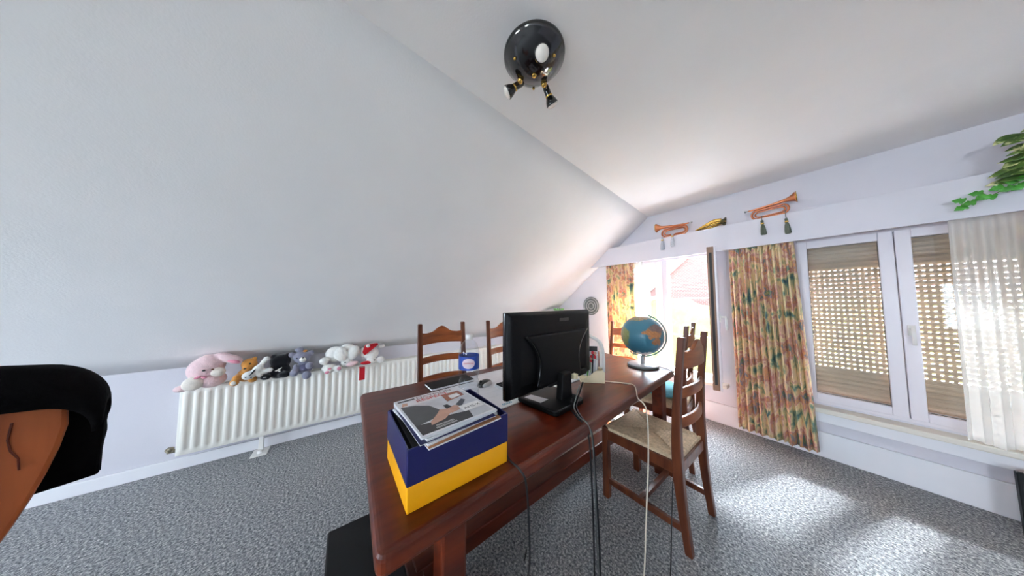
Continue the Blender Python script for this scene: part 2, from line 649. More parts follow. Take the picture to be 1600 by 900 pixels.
def sash_bar(nm, a0, a1, z0, z1):
    o = MB().box(a0, a1, -0.016, 0.0, z0, z1).obj(nm, 'upvc', sw, bevel=0.003)
    MB().box(a0, a1, -0.066, -0.016, z0 + 0.008, z1 - 0.004).obj('brown_cladding', 'brown_pvc', o, bevel=0.003)
    return o


sash_bar('stile', 0.0, 0.06, SZ0, SZ1)
sash_bar('stile', SL - 0.06, SL, SZ0, SZ1)
sash_bar('rail', 0.06, SL - 0.06, SZ1 - 0.06, SZ1)
sash_bar('rail', 0.06, SL - 0.06, SZ0, SZ0 + 0.06)
MB().box(0.06, SL - 0.06, -0.040, -0.032, SZ0 + 0.06, SZ1 - 0.06).obj('pane', 'glass', sw)
h = MB()
h.cbox((SL - 0.03, 0.006, 1.14), (0.028, 0.012, 0.075))
h.tube([(SL - 0.03, 0.008, 1.15), (SL - 0.03, 0.045, 1.15), (SL - 0.035, 0.05, 1.12), (SL - 0.04, 0.05, 1.03)], 0.009, 8)
h.obj('handle', 'white_plastic', sw, smooth=True)
MB().box(SL, SL + 0.004, -0.05, -0.03, SZ0 + 0.06, SZ1 - 0.06).obj('gasket', 'gasket', sw)

# guard rail bars across the open window
gr = tag(empty('guard_rail', (-1.31, 3.44, 0)), 'two thin grey guard bars across the open window', 'guard rail')
for z in (1.33, 0.87):
    MB().tube([(-0.63, 0, z), (0.63, 0, z)], 0.006, 8).obj('bar', 'pewter', gr, smooth=True)

# window 2: two closed casements over a roller shutter
w2 = struct(empty('window_2'))
frame_rect('frame', 'upvc', w2, W2[0], W2[1], W2[2], W2[3], 0.03, 3.27, 3.36)
for (x0, x1) in ((W2[0] + 0.022, 0.297), (0.301, 0.80), (0.804, W2[1] - 0.022)):
    a, c = x0, x1
    frame_rect('sash', 'upvc', w2, a, c, W2[2] + 0.022, W2[3] - 0.022, 0.062, 3.262, 3.33,
               names=('sash_stile', 'sash_stile', 'sash_rail', 'sash_rail'))
    MB().box(a + 0.055, c - 0.055, 3.30, 3.306, W2[2] + 0.075, W2[3] - 0.075).obj('pane', 'glass', w2)
    g = MB()
    for (gx0, gx1, gz0, gz1) in ((a + 0.06, a + 0.064, W2[2] + 0.08, W2[3] - 0.08), (c - 0.064, c - 0.06, W2[2] + 0.08, W2[3] - 0.08),
                                 (a + 0.06, c - 0.06, W2[2] + 0.081, W2[2] + 0.085), (a + 0.06, c - 0.06, W2[3] - 0.085, W2[3] - 0.081)):
        g.box(gx0, gx1, 3.285, 3.30, gz0, gz1)
    g.obj('gasket', 'gasket', w2)
h = MB()
h.cbox((0.333, 3.256, 1.09), (0.028, 0.012, 0.07))
h.tube([(0.333, 3.25, 1.10), (0.333, 3.215, 1.10), (0.334, 3.21, 1.07), (0.335, 3.212, 0.99)], 0.009, 8)
h.obj('handle', 'white_plastic', w2, smooth=True)
MB().box(-0.30, 1.5, 3.165, 3.30, 0.385, 0.425).obj('window_sill', 'sill', w2, bevel=0.008)
MB().box(-0.30, 1.5, 3.22, 3.30, 0.30, 0.385).obj('apron_board', 'trim', w2, bevel=0.004)

# roller shutter: individual slats, light slots in the middle rows
sh = tag(empty('roller_shutter', (0.56, 3.40, 0.45)), 'beige roller shutter let down behind the closed double window', 'shutter')
PITCHZ = 0.0372
half = 0.74


def slat_mesh(perf):
    m = MB()
    ztop = PITCHZ - 0.0060 if perf else PITCHZ + 0.0008
    # outer plate, then the rounded slat face towards the room
    m.box(-half, half, 0.004, 0.0062, 0.0 if perf else -0.0008, ztop)
    zf = PITCHZ - 0.0078
    prof = [(0.004, 0.003), (-0.001, 0.005), (-0.0045, zf * 0.5), (-0.001, zf - 0.002), (0.004, zf)]
    m.prism(prof, -half, half, lambda a, b_, d: (d, a, b_))
    if perf:
        x = -half
        while x < half:
            m.box(x, x + 0.0165, 0.004, 0.0062, ztop - 0.0005, PITCHZ + 0.0005)
            x += 0.0285
    return m


me_perf = slat_mesh(True).mesh('slat')
me_solid = slat_mesh(False).mesh('slat')
for me in (me_perf, me_solid):
    me.materials.append(M['slat'])
for i in range(38):
    z = i * PITCHZ
    zz = 0.45 + z
    o = bpy.data.objects.new('slat', me_perf if 0.70 < zz < 1.54 else me_solid)
    COL.objects.link(o)
    o.parent = sh
    o.location = (0, 0, z)

# ================================================================== CURTAINS


def curtain(name, x0t, x1t, x0b, x1b, y, z0, z1, folds, amp, m, label, cat, seed=1, heading=True, nv=30):
    rnd = random.Random(seed)
    ph = [rnd.uniform(-0.5, 0.5) for _ in range(folds + 2)]
    root = tag(empty(name, ((x0t + x1t) / 2, y, z0)), label, cat)
    cx = (x0t + x1t) / 2

    def fn(u, v):
        t = v                                  # 0 bottom .. 1 top
        s = u * folds
        k = int(min(s, folds - 1))
        x = (x0b + (x1b - x0b) * u) * (1 - t) + (x0t + (x1t - x0t) * u) * t
        a = amp * (1.0 - 0.55 * smoothstep((t - 0.85) / 0.15))
        w = math.sin(2 * PI * s + ph[k] * (1 - t) * 0.8)
        w = math.copysign(abs(w) ** 0.7, w)
        yy = y + a * w * (0.85 + 0.15 * ph[k])
        x += 0.006 * math.sin(2 * PI * s * 2) * (1 - t)
        zz = z0 + (z1 - z0) * t + (0.008 * math.sin(s * 3.1) if t == 0 else 0)
        return (x - cx, yy - y, zz - z0)
    o = MB().grid(folds * 10, nv, fn).obj('drape', m, root, smooth=True, solid=0.003)
    if heading:
        hd = MB()
        n = folds
        for i in range(n):
            u = (i + 0.5) / n
            x = x0t + (x1t - x0t) * u - cx
            hd.tube([(x - 0.006, -amp * 0.6, z1 - z0 - 0.075), (x, -amp * 0.75, z1 - z0 - 0.06), (x + 0.006, -amp * 0.5, z1 - z0 - 0.01)], [0.004, 0.008, 0.010], 6)
        hd.obj('pleat_heading', m, root, smooth=True)
    return root


curtain('floral_curtain', -0.577, -0.160, -0.568, -0.100, 3.132, 0.075, 1.835, 11, 0.033, 'curtain',
        'long floral pleated curtain hanging between the two windows', 'curtain', 3)
curtain('floral_curtain', -1.945, -1.53, -1.93, -1.50, 3.150, 0.10, 1.84, 8, 0.03, 'curtain',
        'floral curtain at the far end of the pelmet, behind the globe', 'curtain', 5)
curtain('floral_curtain', 0.655, 1.05, 0.672, 1.06, 3.155, 0.10, 1.84, 8, 0.025, 'curtain',
        'dark floral curtain at the picture edge below the trailing plant', 'curtain', 8)
curtain('sheer_curtain', 0.470, 0.80, 0.462, 0.80, 3.125, 0.445, 1.83, 6, 0.018, 'sheer',
        'white sheer curtain half covering the shuttered window', 'curtain', 11, heading=False)
curtain('sheer_curtain', -1.55, -1.45, -1.52, -1.45, 3.20, 0.45, 1.83, 3, 0.012, 'sheer',
        'narrow gathered white sheer beside the open window and the far floral curtain', 'curtain', 12, heading=False)

# ================================================================== OUTSIDE
lawn = MB().box(-30, 30, -30, 40, -3.0, -2.8)
struct(lawn.obj('ground', 'paving'))
nh = tag(empty('neighbour_house', (-2, 11, -2.8)), 'pale brick gable house seen through the open window', 'house')


def hx(x, z):
    return (x + 2, z + 2.8)


MB().prism([hx(-5.6, -2.8), hx(4, -2.8), hx(4, 2.4), hx(-0.4, 5.6), hx(-5.6, 0.95)], 0, 0.3, lambda a, c, d: (a, d, c)).obj('brick_wall', 'brick', nh)
v0, v1 = Vector((-5.9, 0.62)), Vector((-0.4, 5.55))
dv = (v1 - v0).normalized()
nv_ = Vector((-dv.y, dv.x))
q = [v0, v1, v1 + nv_ * 0.28, v0 + nv_ * 0.28]
MB().prism([hx(p.x, p.y) for p in q], -0.12, 0.02, lambda a, c, d: (a, d, c)).obj('barge_board', 'trim', nh)
q = [v0 + nv_ * 0.28, v1 + nv_ * 0.28, v1 + nv_ * 0.4, v0 + nv_ * 0.4]
MB().prism([hx(p.x, p.y) for p in q], -0.15, 6, lambda a, c, d: (a, d, c)).obj('roof', 'roof', nh)
v2 = Vector((4.4, 2.05))
dv = (v2 - v1).normalized()
nv_ = Vector((-dv.y, dv.x))
q = [v1, v2, v2 + nv_ * 0.28, v1 + nv_ * 0.28]
MB().prism([hx(p.x, p.y) for p in q], -0.12, 6, lambda a, c, d: (a, d, c)).obj('roof', 'roof', nh)
for t in (0.12, 0.18, 0.24):
    p = v0 + (v1 - v0) * t
    MB().cbox((hx(p.x, p.y)[0] - 0.18, -0.05, hx(p.x, p.y)[1] + 0.42), (0.12, 0.06, 0.16)).obj('roof_hook', 'roof', nh)
hd = MB()
rh = random.Random(4)


def hedge_pt(u, v):
    th = v * PI
    x = -9 + 18 * u
    yy = 8.6 - 0.75 * math.cos(th)
    zz = -2.8 + (3.95 + 0.25 * math.sin(x * 1.3)) * min(1, math.sin(th) * 1.6)
    n = mnoise.noise(Vector((x * 2.2, yy * 3, zz * 2.2))) * 0.22
    return (x, yy + n, zz + n)


hd.grid(160, 30, hedge_pt)
tag(hd.obj('hedge', 'hedge', smooth=True), 'sunlit yellow-green hedge outside the open window', 'hedge')

# ================================================================== RADIATOR
rad = tag(empty('radiator', (-2.96, -1.0, 0)), 'long cream panel radiator under the sloped ceiling', 'radiator')
RL = 3.05
pitch = 0.0525


def rib_d(y):
    t = (y % pitch) / pitch
    if t < 0.18:
        return smoothstep(t / 0.18)
    if t < 0.55:
        return 1.0
    if t < 0.73:
        return 1 - smoothstep((t - 0.55) / 0.18)
    return 0.0


ys = []
y = 0.02
fr = [0, 0.09, 0.18, 0.36, 0.55, 0.64, 0.73, 0.86]
k = 0
while k * pitch < RL - 0.03:
    for f in fr:
        ys.append(0.015 + (k + f) * pitch)
    k += 1
ys = [0.0, 0.008] + ys + [RL - 0.006, RL]
zsr = [0.142, 0.150, 0.175, 0.19, 0.36, 0.585, 0.60, 0.625, 0.633]


def panel_pt(i, j):
    yy, zz = ys[i], zsr[j]
    e = 0.0 if (i in (0, len(ys) - 1) or j in (0, len(zsr) - 1)) else 0.006
    d = rib_d(yy - 0.015) * 0.011 if 3 <= j <= 5 and 2 <= i <= len(ys) - 3 else 0.0
    return (0.062 + e + d, yy, zz)


b = MB()
n = len(ys)
b.add([panel_pt(i, j) for j in range(len(zsr)) for i in range(n)],
      [(j * n + i, j * n + i + 1, (j + 1) * n + i + 1, (j + 1) * n + i) for j in range(len(zsr) - 1) for i in range(n - 1)])
b.obj('front_panel', 'radiator', rad, smooth=True)
MB().box(0.045, 0.0625, 0.0, RL, 0.142, 0.633).obj('front_core', 'radiator', rad, bevel=0.004)
MB().box(-0.035, -0.018, 0.0, RL, 0.142, 0.633).obj('back_panel', 'radiator', rad, bevel=0.004)
MB().box(-0.035, 0.062, 0.0, 0.006, 0.16, 0.62).obj('side_panel', 'radiator', rad)
MB().box(-0.035, 0.062, RL - 0.006, RL, 0.16, 0.62).obj('side_panel', 'radiator', rad)
g = MB()
g.box(-0.02, 0.05, 0, RL, 0.618, 0.622)
i = 0
while i * 0.012 < RL - 0.02:
    g.box(-0.02, 0.05, i * 0.012, i * 0.012 + 0.004, 0.622, 0.629)
    i += 1
g.obj('top_grille', 'radiator', rad)
ft = MB()
ft.box(0.02, 0.045, 0.425, 0.455, 0.0, 0.145)
ft.box(-0.02, 0.11, 0.39, 0.49, 0.0, 0.006)
ft.tube([(0.06, 0.44, 0.006), (0.06, 0.44, 0.03)], 0.018, 10)
ft.obj('foot', 'white_plastic', rad, bevel=0.002)
vl = MB()
vl.tube([(0.02, 0.0, 0.17), (0.02, -0.05, 0.17)], 0.012, 10)
vl.tube([(0.02, -0.035, 0.17), (0.02, -0.035, 0.195), (0.02, -0.035, 0.20)], [0.014, 0.016, 0.012], 10)
vl.tube([(0.02, -0.045, 0.17), (-0.02, -0.07, 0.17), (-0.05, -0.07, 0.17)], 0.009, 8)
vl.obj('valve', 'dullmetal', rad, smooth=True)

# ================================================================== TABLE
TZ = 0.76
tb = tag(empty('dining_table', (-1.12, 1.1, 0)), 'heavy reddish-brown wooden table in the middle of the room', 'table')
TOP = [(-0.575, 0.066), (-0.735, 2.11), (-1.66, 2.245), (-1.625, 0.08)]


def tl(p):
    return (p[0] + 1.12, p[1] - 1.1)


def round_poly(poly, r, n=5):
    out = []
    m = len(poly)
    for i in range(m):
        p0, p1, p2 = Vector(poly[i - 1]), Vector(poly[i]), Vector(poly[(i + 1) % m])
        a = p1 + (p0 - p1).normalized() * r
        c = p1 + (p2 - p1).normalized() * r
        for k in range(n + 1):
            t = k / n
            out.append(tuple((1 - t) ** 2 * a + 2 * t * (1 - t) * p1 + t * t * c))
    return out


MB().prism(round_poly([tl(p) for p in TOP], 0.03), TZ - 0.056, TZ, lambda a, c, d: (a, c, d)).obj('tabletop', 'table', tb, bevel=0.020, bseg=4)
LEGS = [(-0.675, 0.265), (-0.80, 1.97), (-1.555, 2.05), (-1.525, 0.27)]
for p in LEGS:
    x, y = tl(p)
    MB().box(x - 0.037, x + 0.037, y - 0.037, y + 0.037, 0.0, TZ - 0.056).obj('leg', 'table', tb, bevel=0.008)


def bar(nm, p, q_, w, z0, z1, m, par, bev=0.006):
    p, q_ = Vector(p), Vector(q_)
    d = (q_ - p).normalized()
    nn = Vector((-d.y, d.x)) * w / 2
    poly = [p - nn, q_ - nn, q_ + nn, p + nn]
    return MB().prism([tuple(v) for v in poly], z0, z1, lambda a, c, dd: (a, c, dd)).obj(nm, m, par, bevel=bev)


L = [tl(p) for p in LEGS]
inx = 0.05
for i, j in ((0, 1), (1, 2), (2, 3), (3, 0)):
    p, q_ = Vector(L[i]), Vector(L[j])
    c = Vector((0, 0))
    off = (c - (p + q_) / 2).normalized() * 0.02
    bar('apron', p + off, q_ + off, 0.024, TZ - 0.135, TZ - 0.056, 'table', tb)
bar('end_stretcher', L[0], L[3], 0.06, 0.09, 0.17, 'table', tb)
bar('end_stretcher', L[1], L[2], 0.06, 0.09, 0.17, 'table', tb)
m0 = (Vector(L[0]) + Vector(L[3])) / 2
m1 = (Vector(L[1]) + Vector(L[2])) / 2
bar('long_stretcher', m0, m1, 0.10, 0.095, 0.175, 'table', tb)

# ================================================================== CHAIRS


def make_chair(label, loc, rz):
    """front towards local +x"""
    t = tag(empty('dining_chair', loc, rz), label, 'chair', 'ladder-back dining chairs around the table')
    hw = 0.192
    for s in (-1, 1):
        prof = [(-0.225, 0.0), (-0.198, 0.25), (-0.187, 0.48), (-0.193, 0.72), (-0.212, 0.95), (-0.226, 1.105)]
        pts = catmull([(a, 0, c) for a, c in prof], 4)
        bm = MB()
        vs, fs = [], []
        for p in pts:
            w = 0.017 + 0.004 * (1 - abs(p.z - 0.45) / 0.65)
            d = 0.016 + 0.008 * max(0, 1 - abs(p.z - 0.42) / 0.5)
            for (dx, dy) in ((-d, -w), (d, -w), (d, w), (-d, w)):
                vs.append((p.x + dx, s * hw + dy, p.z))
        nn = len(pts)
        for i in range(nn - 1):
            for k in range(4):
                l = (k + 1) % 4
                fs.append((i * 4 + k, i * 4 + l, i * 4 + 4 + l, i * 4 + 4 + k))
        fs += [(3, 2, 1, 0), tuple((nn - 1) * 4 + k for k in range(4))]
        bm.add(vs, fs).obj('back_post', 'chair', t, bevel=0.006)
        MB().box(0.205, 0.245, s * 0.203 - 0.02, s * 0.203 + 0.02, 0, 0.452).obj('front_leg', 'chair', t, bevel=0.006)
        MB().prism([(-0.20, s * 0.192 - 0.012), (0.22, s * 0.203 - 0.012), (0.22, s * 0.203 + 0.012), (-0.20, s * 0.192 + 0.012)], 0.375, 0.435,
                   lambda a, c, d: (a, c, d)).obj('side_rail', 'chair', t, bevel=0.003)
        MB().prism([(-0.21, s * 0.192 - 0.011), (0.22, s * 0.203 - 0.011), (0.22, s * 0.203 + 0.011), (-0.21, s * 0.192 + 0.011)], 0.095, 0.128,
                   lambda a, c, d: (a, c, d)).obj('side_stretcher', 'chair', t, bevel=0.003)
    MB().box(0.21, 0.238, -0.185, 0.185, 0.375, 0.435).obj('front_rail', 'chair', t, bevel=0.003)
    MB().box(-0.202, -0.178, -0.178, 0.178, 0.375, 0.435).obj('rear_rail', 'chair', t, bevel=0.003)
    MB().box(0.0, 0.028, -0.19, 0.19, 0.097, 0.126).obj('cross_stretcher', 'chair', t, bevel=0.003)
    # rush seat: four woven triangles rising a little to the middle lines
    for (pa, pb) in (((0.235, -0.21), (0.235, 0.21)), ((0.235, 0.21), (-0.19, 0.185)), ((-0.19, 0.185), (-0.19, -0.185)), ((-0.19, -0.185), (0.235, -0.21))):
        pa, pb = Vector(pa), Vector(pb)
        c = Vector((0.02, 0.0))
        bm = MB()
        rows = 14
        prev = None
        vs, fs = [], []
        for r in range(rows * 2 + 1):
            f = r / (rows * 2)
            a = pa + (c - pa) * f
            d = pb + (c - pb) * f
            z = 0.452 + 0.010 * math.sin(f * PI * 0.9) + (0.0022 if r % 2 else -0.0012) - (0.006 if f > 0.96 else 0)
            a2, d2 = a + (d - a) * 0.03, d + (a - d) * 0.03
            vs += [(a.x, a.y, z - 0.006), (a2.x, a2.y, z), ((a.x + d.x) / 2, (a.y + d.y) / 2, z + 0.002), (d2.x, d2.y, z), (d.x, d.y, z - 0.006)]
        for r in range(rows * 2):
            for k in range(4):
                fs.append((r * 5 + k, r * 5 + k + 1, r * 5 + 6 + k, r * 5 + 5 + k))
        vs += [(pa.x, pa.y, 0.432), (pb.x, pb.y, 0.432)]
        e = len(vs)
        fs.append((0, 1, 2, 3, 4, e - 1, e - 2))
        bm.add(vs, fs).obj('rush_seat', 'rush', t, smooth=False)
    # ladder rails, bowed backwards

    def rail(nm, ztop, zbot, xb):
        vs, fs = [], []
        N = 16
        for i in range(N + 1):
            u = -1 + 2 * i / N
            y = u * 0.178
            x = xb - 0.028 * (1 - u * u)
            zt, zb = ztop(u), zbot(u)
            vs += [(x - 0.009, y, zb), (x + 0.009, y, zb), (x + 0.009, y, zt), (x - 0.009, y, zt)]
        for i in range(N):
            for k in range(4):
                l = (k + 1) % 4
                fs.append((i * 4 + k, i * 4 + l, i * 4 + 4 + l, i * 4 + 4 + k))
        fs += [(3, 2, 1, 0), tuple(N * 4 + k for k in range(4))]
        MB().add(vs, fs).obj(nm, 'chair_rail', t, bevel=0.004)

    def crest(u):
        a = abs(u)
        if a < 0.55:
            return 1.028 + 0.052 * (0.5 + 0.5 * math.cos(PI * a / 0.55))
        return 1.028 - 0.006 * math.sin(PI * (a - 0.55) / 0.45)
    rail('crest_rail', crest, lambda u: 0.925 + 0.008 * (1 - u * u), -0.214)
    rail('ladder_slat', lambda u: 0.825 + 0.006 * (1 - u * u), lambda u: 0.770 + 0.006 * (1 - u * u), -0.200)
    rail('ladder_slat', lambda u: 0.665 + 0.006 * (1 - u * u), lambda u: 0.610 + 0.006 * (1 - u * u), -0.192)
    return t


ch = make_chair('near ladder-back chair showing its rush seat, beside the hanging cream cord', (-0.700, 1.655, 0), PI)
ang2 = math.atan2(0.375, -0.063) - PI / 2
c2 = Vector((-0.695, 2.35)) + Vector((-0.225 * math.cos(ang2), -0.225 * math.sin(ang2)))
copy_tree(ch, (c2.x, c2.y, 0), PI + ang2, 'ladder-back chair nearest the open window, holding a turquoise cushion')
copy_tree(ch, (-1.795, 0.700, 0), 0.02, 'ladder-back chair on the radiator side, behind the water bottle')
copy_tree(ch, (-1.765, 1.335, 0), 0.02, 'ladder-back chair on the radiator side, half hidden by the monitor')
c5 = copy_tree(ch, (-1.435, 2.524, 0), -PI / 2, 'ladder-back chair at the far end of the table, behind the globe')
c5.scale = (1, 1, 0.94)

# turquoise cushion on the window-side chair
cu = MB()


def cush(u, v):
    a, c = u * 2 - 1, v * 2 - 1
    return None


cr_ = tag(empty('seat_cushion', (c2.x + 0.01, c2.y, 0.470), PI + ang2), 'turquoise cushion on the chair nearest the open window', 'cushion')
MB().ell((0, 0, 0.055), (0.17, 0.17, 0.055), 20, 10).obj('cushion_pad', 'turquoise', cr_, smooth=True)
MB().tube([(0.172 * math.cos(2 * PI * k / 32), 0.172 * math.sin(2 * PI * k / 32), 0.055) for k in range(32)], 0.006, 6, True).obj('piping', 'turquoise', cr_, smooth=True)

# ================================================================== NEAR-LEFT: wooden chair with black coat
n_ = Vector((-0.895, -0.446, 0)).normalized()
h_ = Vector((0.446, -0.895, 0)).normalized()
D0 = 1.25


def pl(s, z, d):
    p = n_ * (D0 + d) + h_ * s
    return (p.x, p.y, z)


wc = tag(empty('wooden_armchair', (0, 0, 0)), 'orange-brown wooden chair back at the picture edge, under a black coat', 'chair')
half_r = [(0.066, 1.075), (-0.003, 1.075), (-0.006, 1.005), (0.001, 0.955), (0.013, 0.90), (0.026, 0.853), (0.040, 0.81), (0.055, 0.77), (0.075, 0.68), (0.085, 0.56), (0.088, 0.44)]
axis_s = 0.20
poly = half_r[1:] + [(2 * axis_s - s, z) for s, z in reversed(half_r[1:])]
MB().prism(poly, -0.05, -0.02, pl).obj('back_panel', 'orange_wood', wc, bevel=0.008)
# carved groove on the panel
MB().tube([pl(0.052, 1.035, -0.051), pl(0.054, 1.0, -0.052), pl(0.050, 0.975, -0.052), pl(0.042, 0.955, -0.052), pl(0.040, 0.93, -0.052)], 0.0016, 6).obj('groove', 'table', wc)
MB().prism([(-0.02, -0.47), (0.42, -0.47), (0.44, 0.0), (-0.04, 0.0)], 0.42, 0.46, lambda a, c, d: pl(a, d, c)).obj('seat', 'orange_wood', wc, bevel=0.01)
for s, d in ((0.01, -0.44), (0.39, -0.44), (0.0, -0.03), (0.40, -0.03)):
    MB().tube([pl(s, 0.0, d), pl(s, 0.43, d)], [0.016, 0.022], 10).obj('leg', 'orange_wood', wc, smooth=True)

ct = MB()
S0, S1 = -0.058, 0.458
prof = [(-0.072, 1.068), (-0.075, 1.085), (-0.070, 1.115), (-0.050, 1.142), (-0.02, 1.15), (0.012, 1.142), (0.028, 1.10), (0.032, 1.0), (0.034, 0.92), (0.036, 0.845)]
pf = catmull([(a, 0, c) for a, c in prof], 4)


def coat_top(s):
    e = max(0.0, 1 - (s - S0) / 0.075)
    e2 = max(0.0, 1 - (S1 - s) / 0.075)
    tilt = 0.02 * max(0, min(1, (s - S0) / 0.13))
    return -0.095 * (1 - math.sqrt(max(0, 1 - max(e, e2) ** 2))) * 0.9 - 0.02 + tilt


N1, N2 = 40, len(pf) - 1
vs = []
for i in range(N1 + 1):
    u = i / N1
    s = S0 + (S1 - S0) * (0.5 - 0.5 * math.cos(PI * u))
    k = coat_top(s)
    for p in pf:
        sc_ = 1.0 - 0.5 * (0.03 - p.x)
        t = (p.z - 0.845) / (1.15 - 0.845)
        wob = 0.0015 * math.sin(s * 60 + p.z * 20)
        vs.append(pl((s - axis_s) * (sc_ - 0.02) + axis_s, p.z + k * smoothstep(t), p.x + wob))
fs = [(i * (N2 + 1) + j, i * (N2 + 1) + j + 1, (i + 1) * (N2 + 1) + j + 1, (i + 1) * (N2 + 1) + j) for i in range(N1) for j in range(N2)]
ct.add(vs, fs)
cto = tag(empty('black_coat', (0, 0, 0)), 'black coat draped over the wooden chair back at the picture edge', 'coat')
ct.obj('coat_body', 'cloth_black', cto, smooth=True, solid=0.014)
MB().prism([(-0.05, 0.85), (-0.052, 1.02), (-0.03, 1.09), (0.43, 1.09), (0.452, 1.02), (0.45, 0.85)], -0.012, 0.02, pl).obj('lining', 'cloth_black', cto, bevel=0.006)

# ================================================================== CEILING LAMP
lp = tag(empty('ceiling_spot_lamp', (-0.75, 0.667, CZ)), 'round glossy black ceiling lamp with three swivelling spots', 'lamp')
prof = [(0.139 * a_, 0.1 * z_) for a_, z_ in ((0.0, -1.0), (0.2, -0.98), (0.47, -0.87), (0.70, -0.66), (0.87, -0.42), (0.95, -0.26), (1.0, -0.2), (1.01, -0.1), (1.0, 0.0), (0.0, 0.0))]
MB().lathe(prof, 48).obj('canopy_dome', 'black_gloss', lp, smooth=True)
MB().lathe([(0.0, -0.110), (0.008, -0.109), (0.011, -0.104), (0.013, -0.096)], 16).obj('centre_screw', 'brass', lp, smooth=True)


def spot(base, face, aim):
    base, face, aim = Vector(base), Vector(face), Vector(aim).normalized()
    r = empty('spot')
    r.parent = lp
    k = MB()
    k.ell(base, (0.014, 0.014, 0.014), 12, 8)
    k.tube([base + Vector((0, 0, 0.02)), base], 0.010, 10)
    k.obj('swivel_joint', 'brass', lp, smooth=True)
    back = face - aim * 0.085
    bpy.data.objects.remove(r)
    q_ = aim.to_track_quat('Z', 'Y').to_matrix().to_4x4()
    q_.translation = back
    hd_ = MB().lathe([(0.0, -0.004), (0.013, -0.003), (0.016, 0.004), (0.016, 0.045), (0.019, 0.052), (0.026, 0.066), (0.030, 0.080), (0.031, 0.086), (0.028, 0.086), (0.0, 0.080)], 24, q_)
    hd_.tube([base, back + aim * 0.025], 0.006, 8)
    o = hd_.obj('spot_head', 'black_gloss', lp, smooth=True)
    MB().lathe([(0.027, 0.082), (0.0275, 0.088), (0.022, 0.094), (0.012, 0.098), (0.0, 0.099)], 24, q_).obj('bulb', 'bulb', o, smooth=True)
    MB().lathe([(0.0168, 0.040), (0.0175, 0.042), (0.0175, 0.046), (0.0168, 0.048)], 20, q_, cap=False).obj('collar', 'brass', o, smooth=True)


spot((0.060, -0.030, -0.092), (0.1145, -0.058, -0.138), (0.55, -0.45, -0.70))
spot((-0.066, -0.030, -0.090), (-0.131, -0.059, -0.115), (-0.62, -0.62, -0.5))
spot((-0.018, 0.080, -0.084), (-0.046, 0.165, -0.122), (-0.05, 0.62, -0.75))
for a in (20, 140, 260):
    MB().ell((0.100 * math.cos(math.radians(a)), 0.100 * math.sin(math.radians(a)), -0.068), (0.007, 0.007, 0.005), 10, 6).obj('fixing_nut', 'brass', lp, smooth=True)

# ================================================================== WALL PLATE
pt = tag(empty('wall_plate', (-2.30, GY - 0.002, 1.215)), 'round embossed pewter plate hanging on the gable wall', 'plate')
mx = Matrix.Rotation(math.radians(90), 4, 'X')
prof = [(0.0, 0.006), (0.025, 0.007), (0.03, 0.012), (0.045, 0.012), (0.05, 0.007), (0.075, 0.007), (0.08, 0.013), (0.09, 0.013), (0.095, 0.008), (0.115, 0.012), (0.12, 0.019), (0.14, 0.022), (0.148, 0.020), (0.148, 0.014), (0.11, 0.002), (0.0, 0.002)]
MB().lathe(prof, 48, mx).obj('dish', 'pewter', pt, smooth=True)
for r_ in (0.047, 0.085, 0.128):
    MB().tube([(r_ * math.cos(2 * PI * k / 40), -0.0165 if r_ < 0.1 else -0.022, r_ * math.sin(2 * PI * k / 40)) for k in range(40)], 0.004, 6, True).obj('raised_ring', 'silver', pt, smooth=True)
for k in range(20):
    a = 2 * PI * k / 20
    MB().ell((0.104 * math.cos(a), -0.012, 0.104 * math.sin(a)), (0.006, 0.004, 0.006), 8, 6).obj('stud', 'pewter', pt, smooth=True)

# green pot on a slim stand in the corner
st = tag(empty('plant_stand', (-2.86, 3.10, 0)), 'slim wooden plant stand in the corner behind the monitor', 'stand')
MB().lathe([(0.0, 0.0), (0.12, 0.0), (0.12, 0.02), (0.03, 0.04), (0.02, 0.1), (0.02, 0.94), (0.05, 0.97), (0.10, 0.98), (0.10, 1.0), (0.0, 1.0)], 24).obj('pedestal', 'chair', st, smooth=True)
gp = tag(empty('green_pot', (-2.86, 3.10, 1.0)), 'small green scalloped pot peeping over the monitor', 'pot')
MB().lathe([(0.0, 0.0), (0.055, 0.0), (0.075, 0.10), (0.085, 0.145), (0.078, 0.145), (0.06, 0.03), (0.0, 0.03)], 24).obj('pot_body', 'pot_green', gp, smooth=True)
for k in range(12):
    a = 2 * PI * k / 12
    MB().ell((0.082 * math.cos(a), 0.082 * math.sin(a), 0.150), (0.013, 0.013, 0.016), 8, 6).obj('scallop', 'pot_green', gp, smooth=True)

# ================================================================== BUGLES AND TASSELS


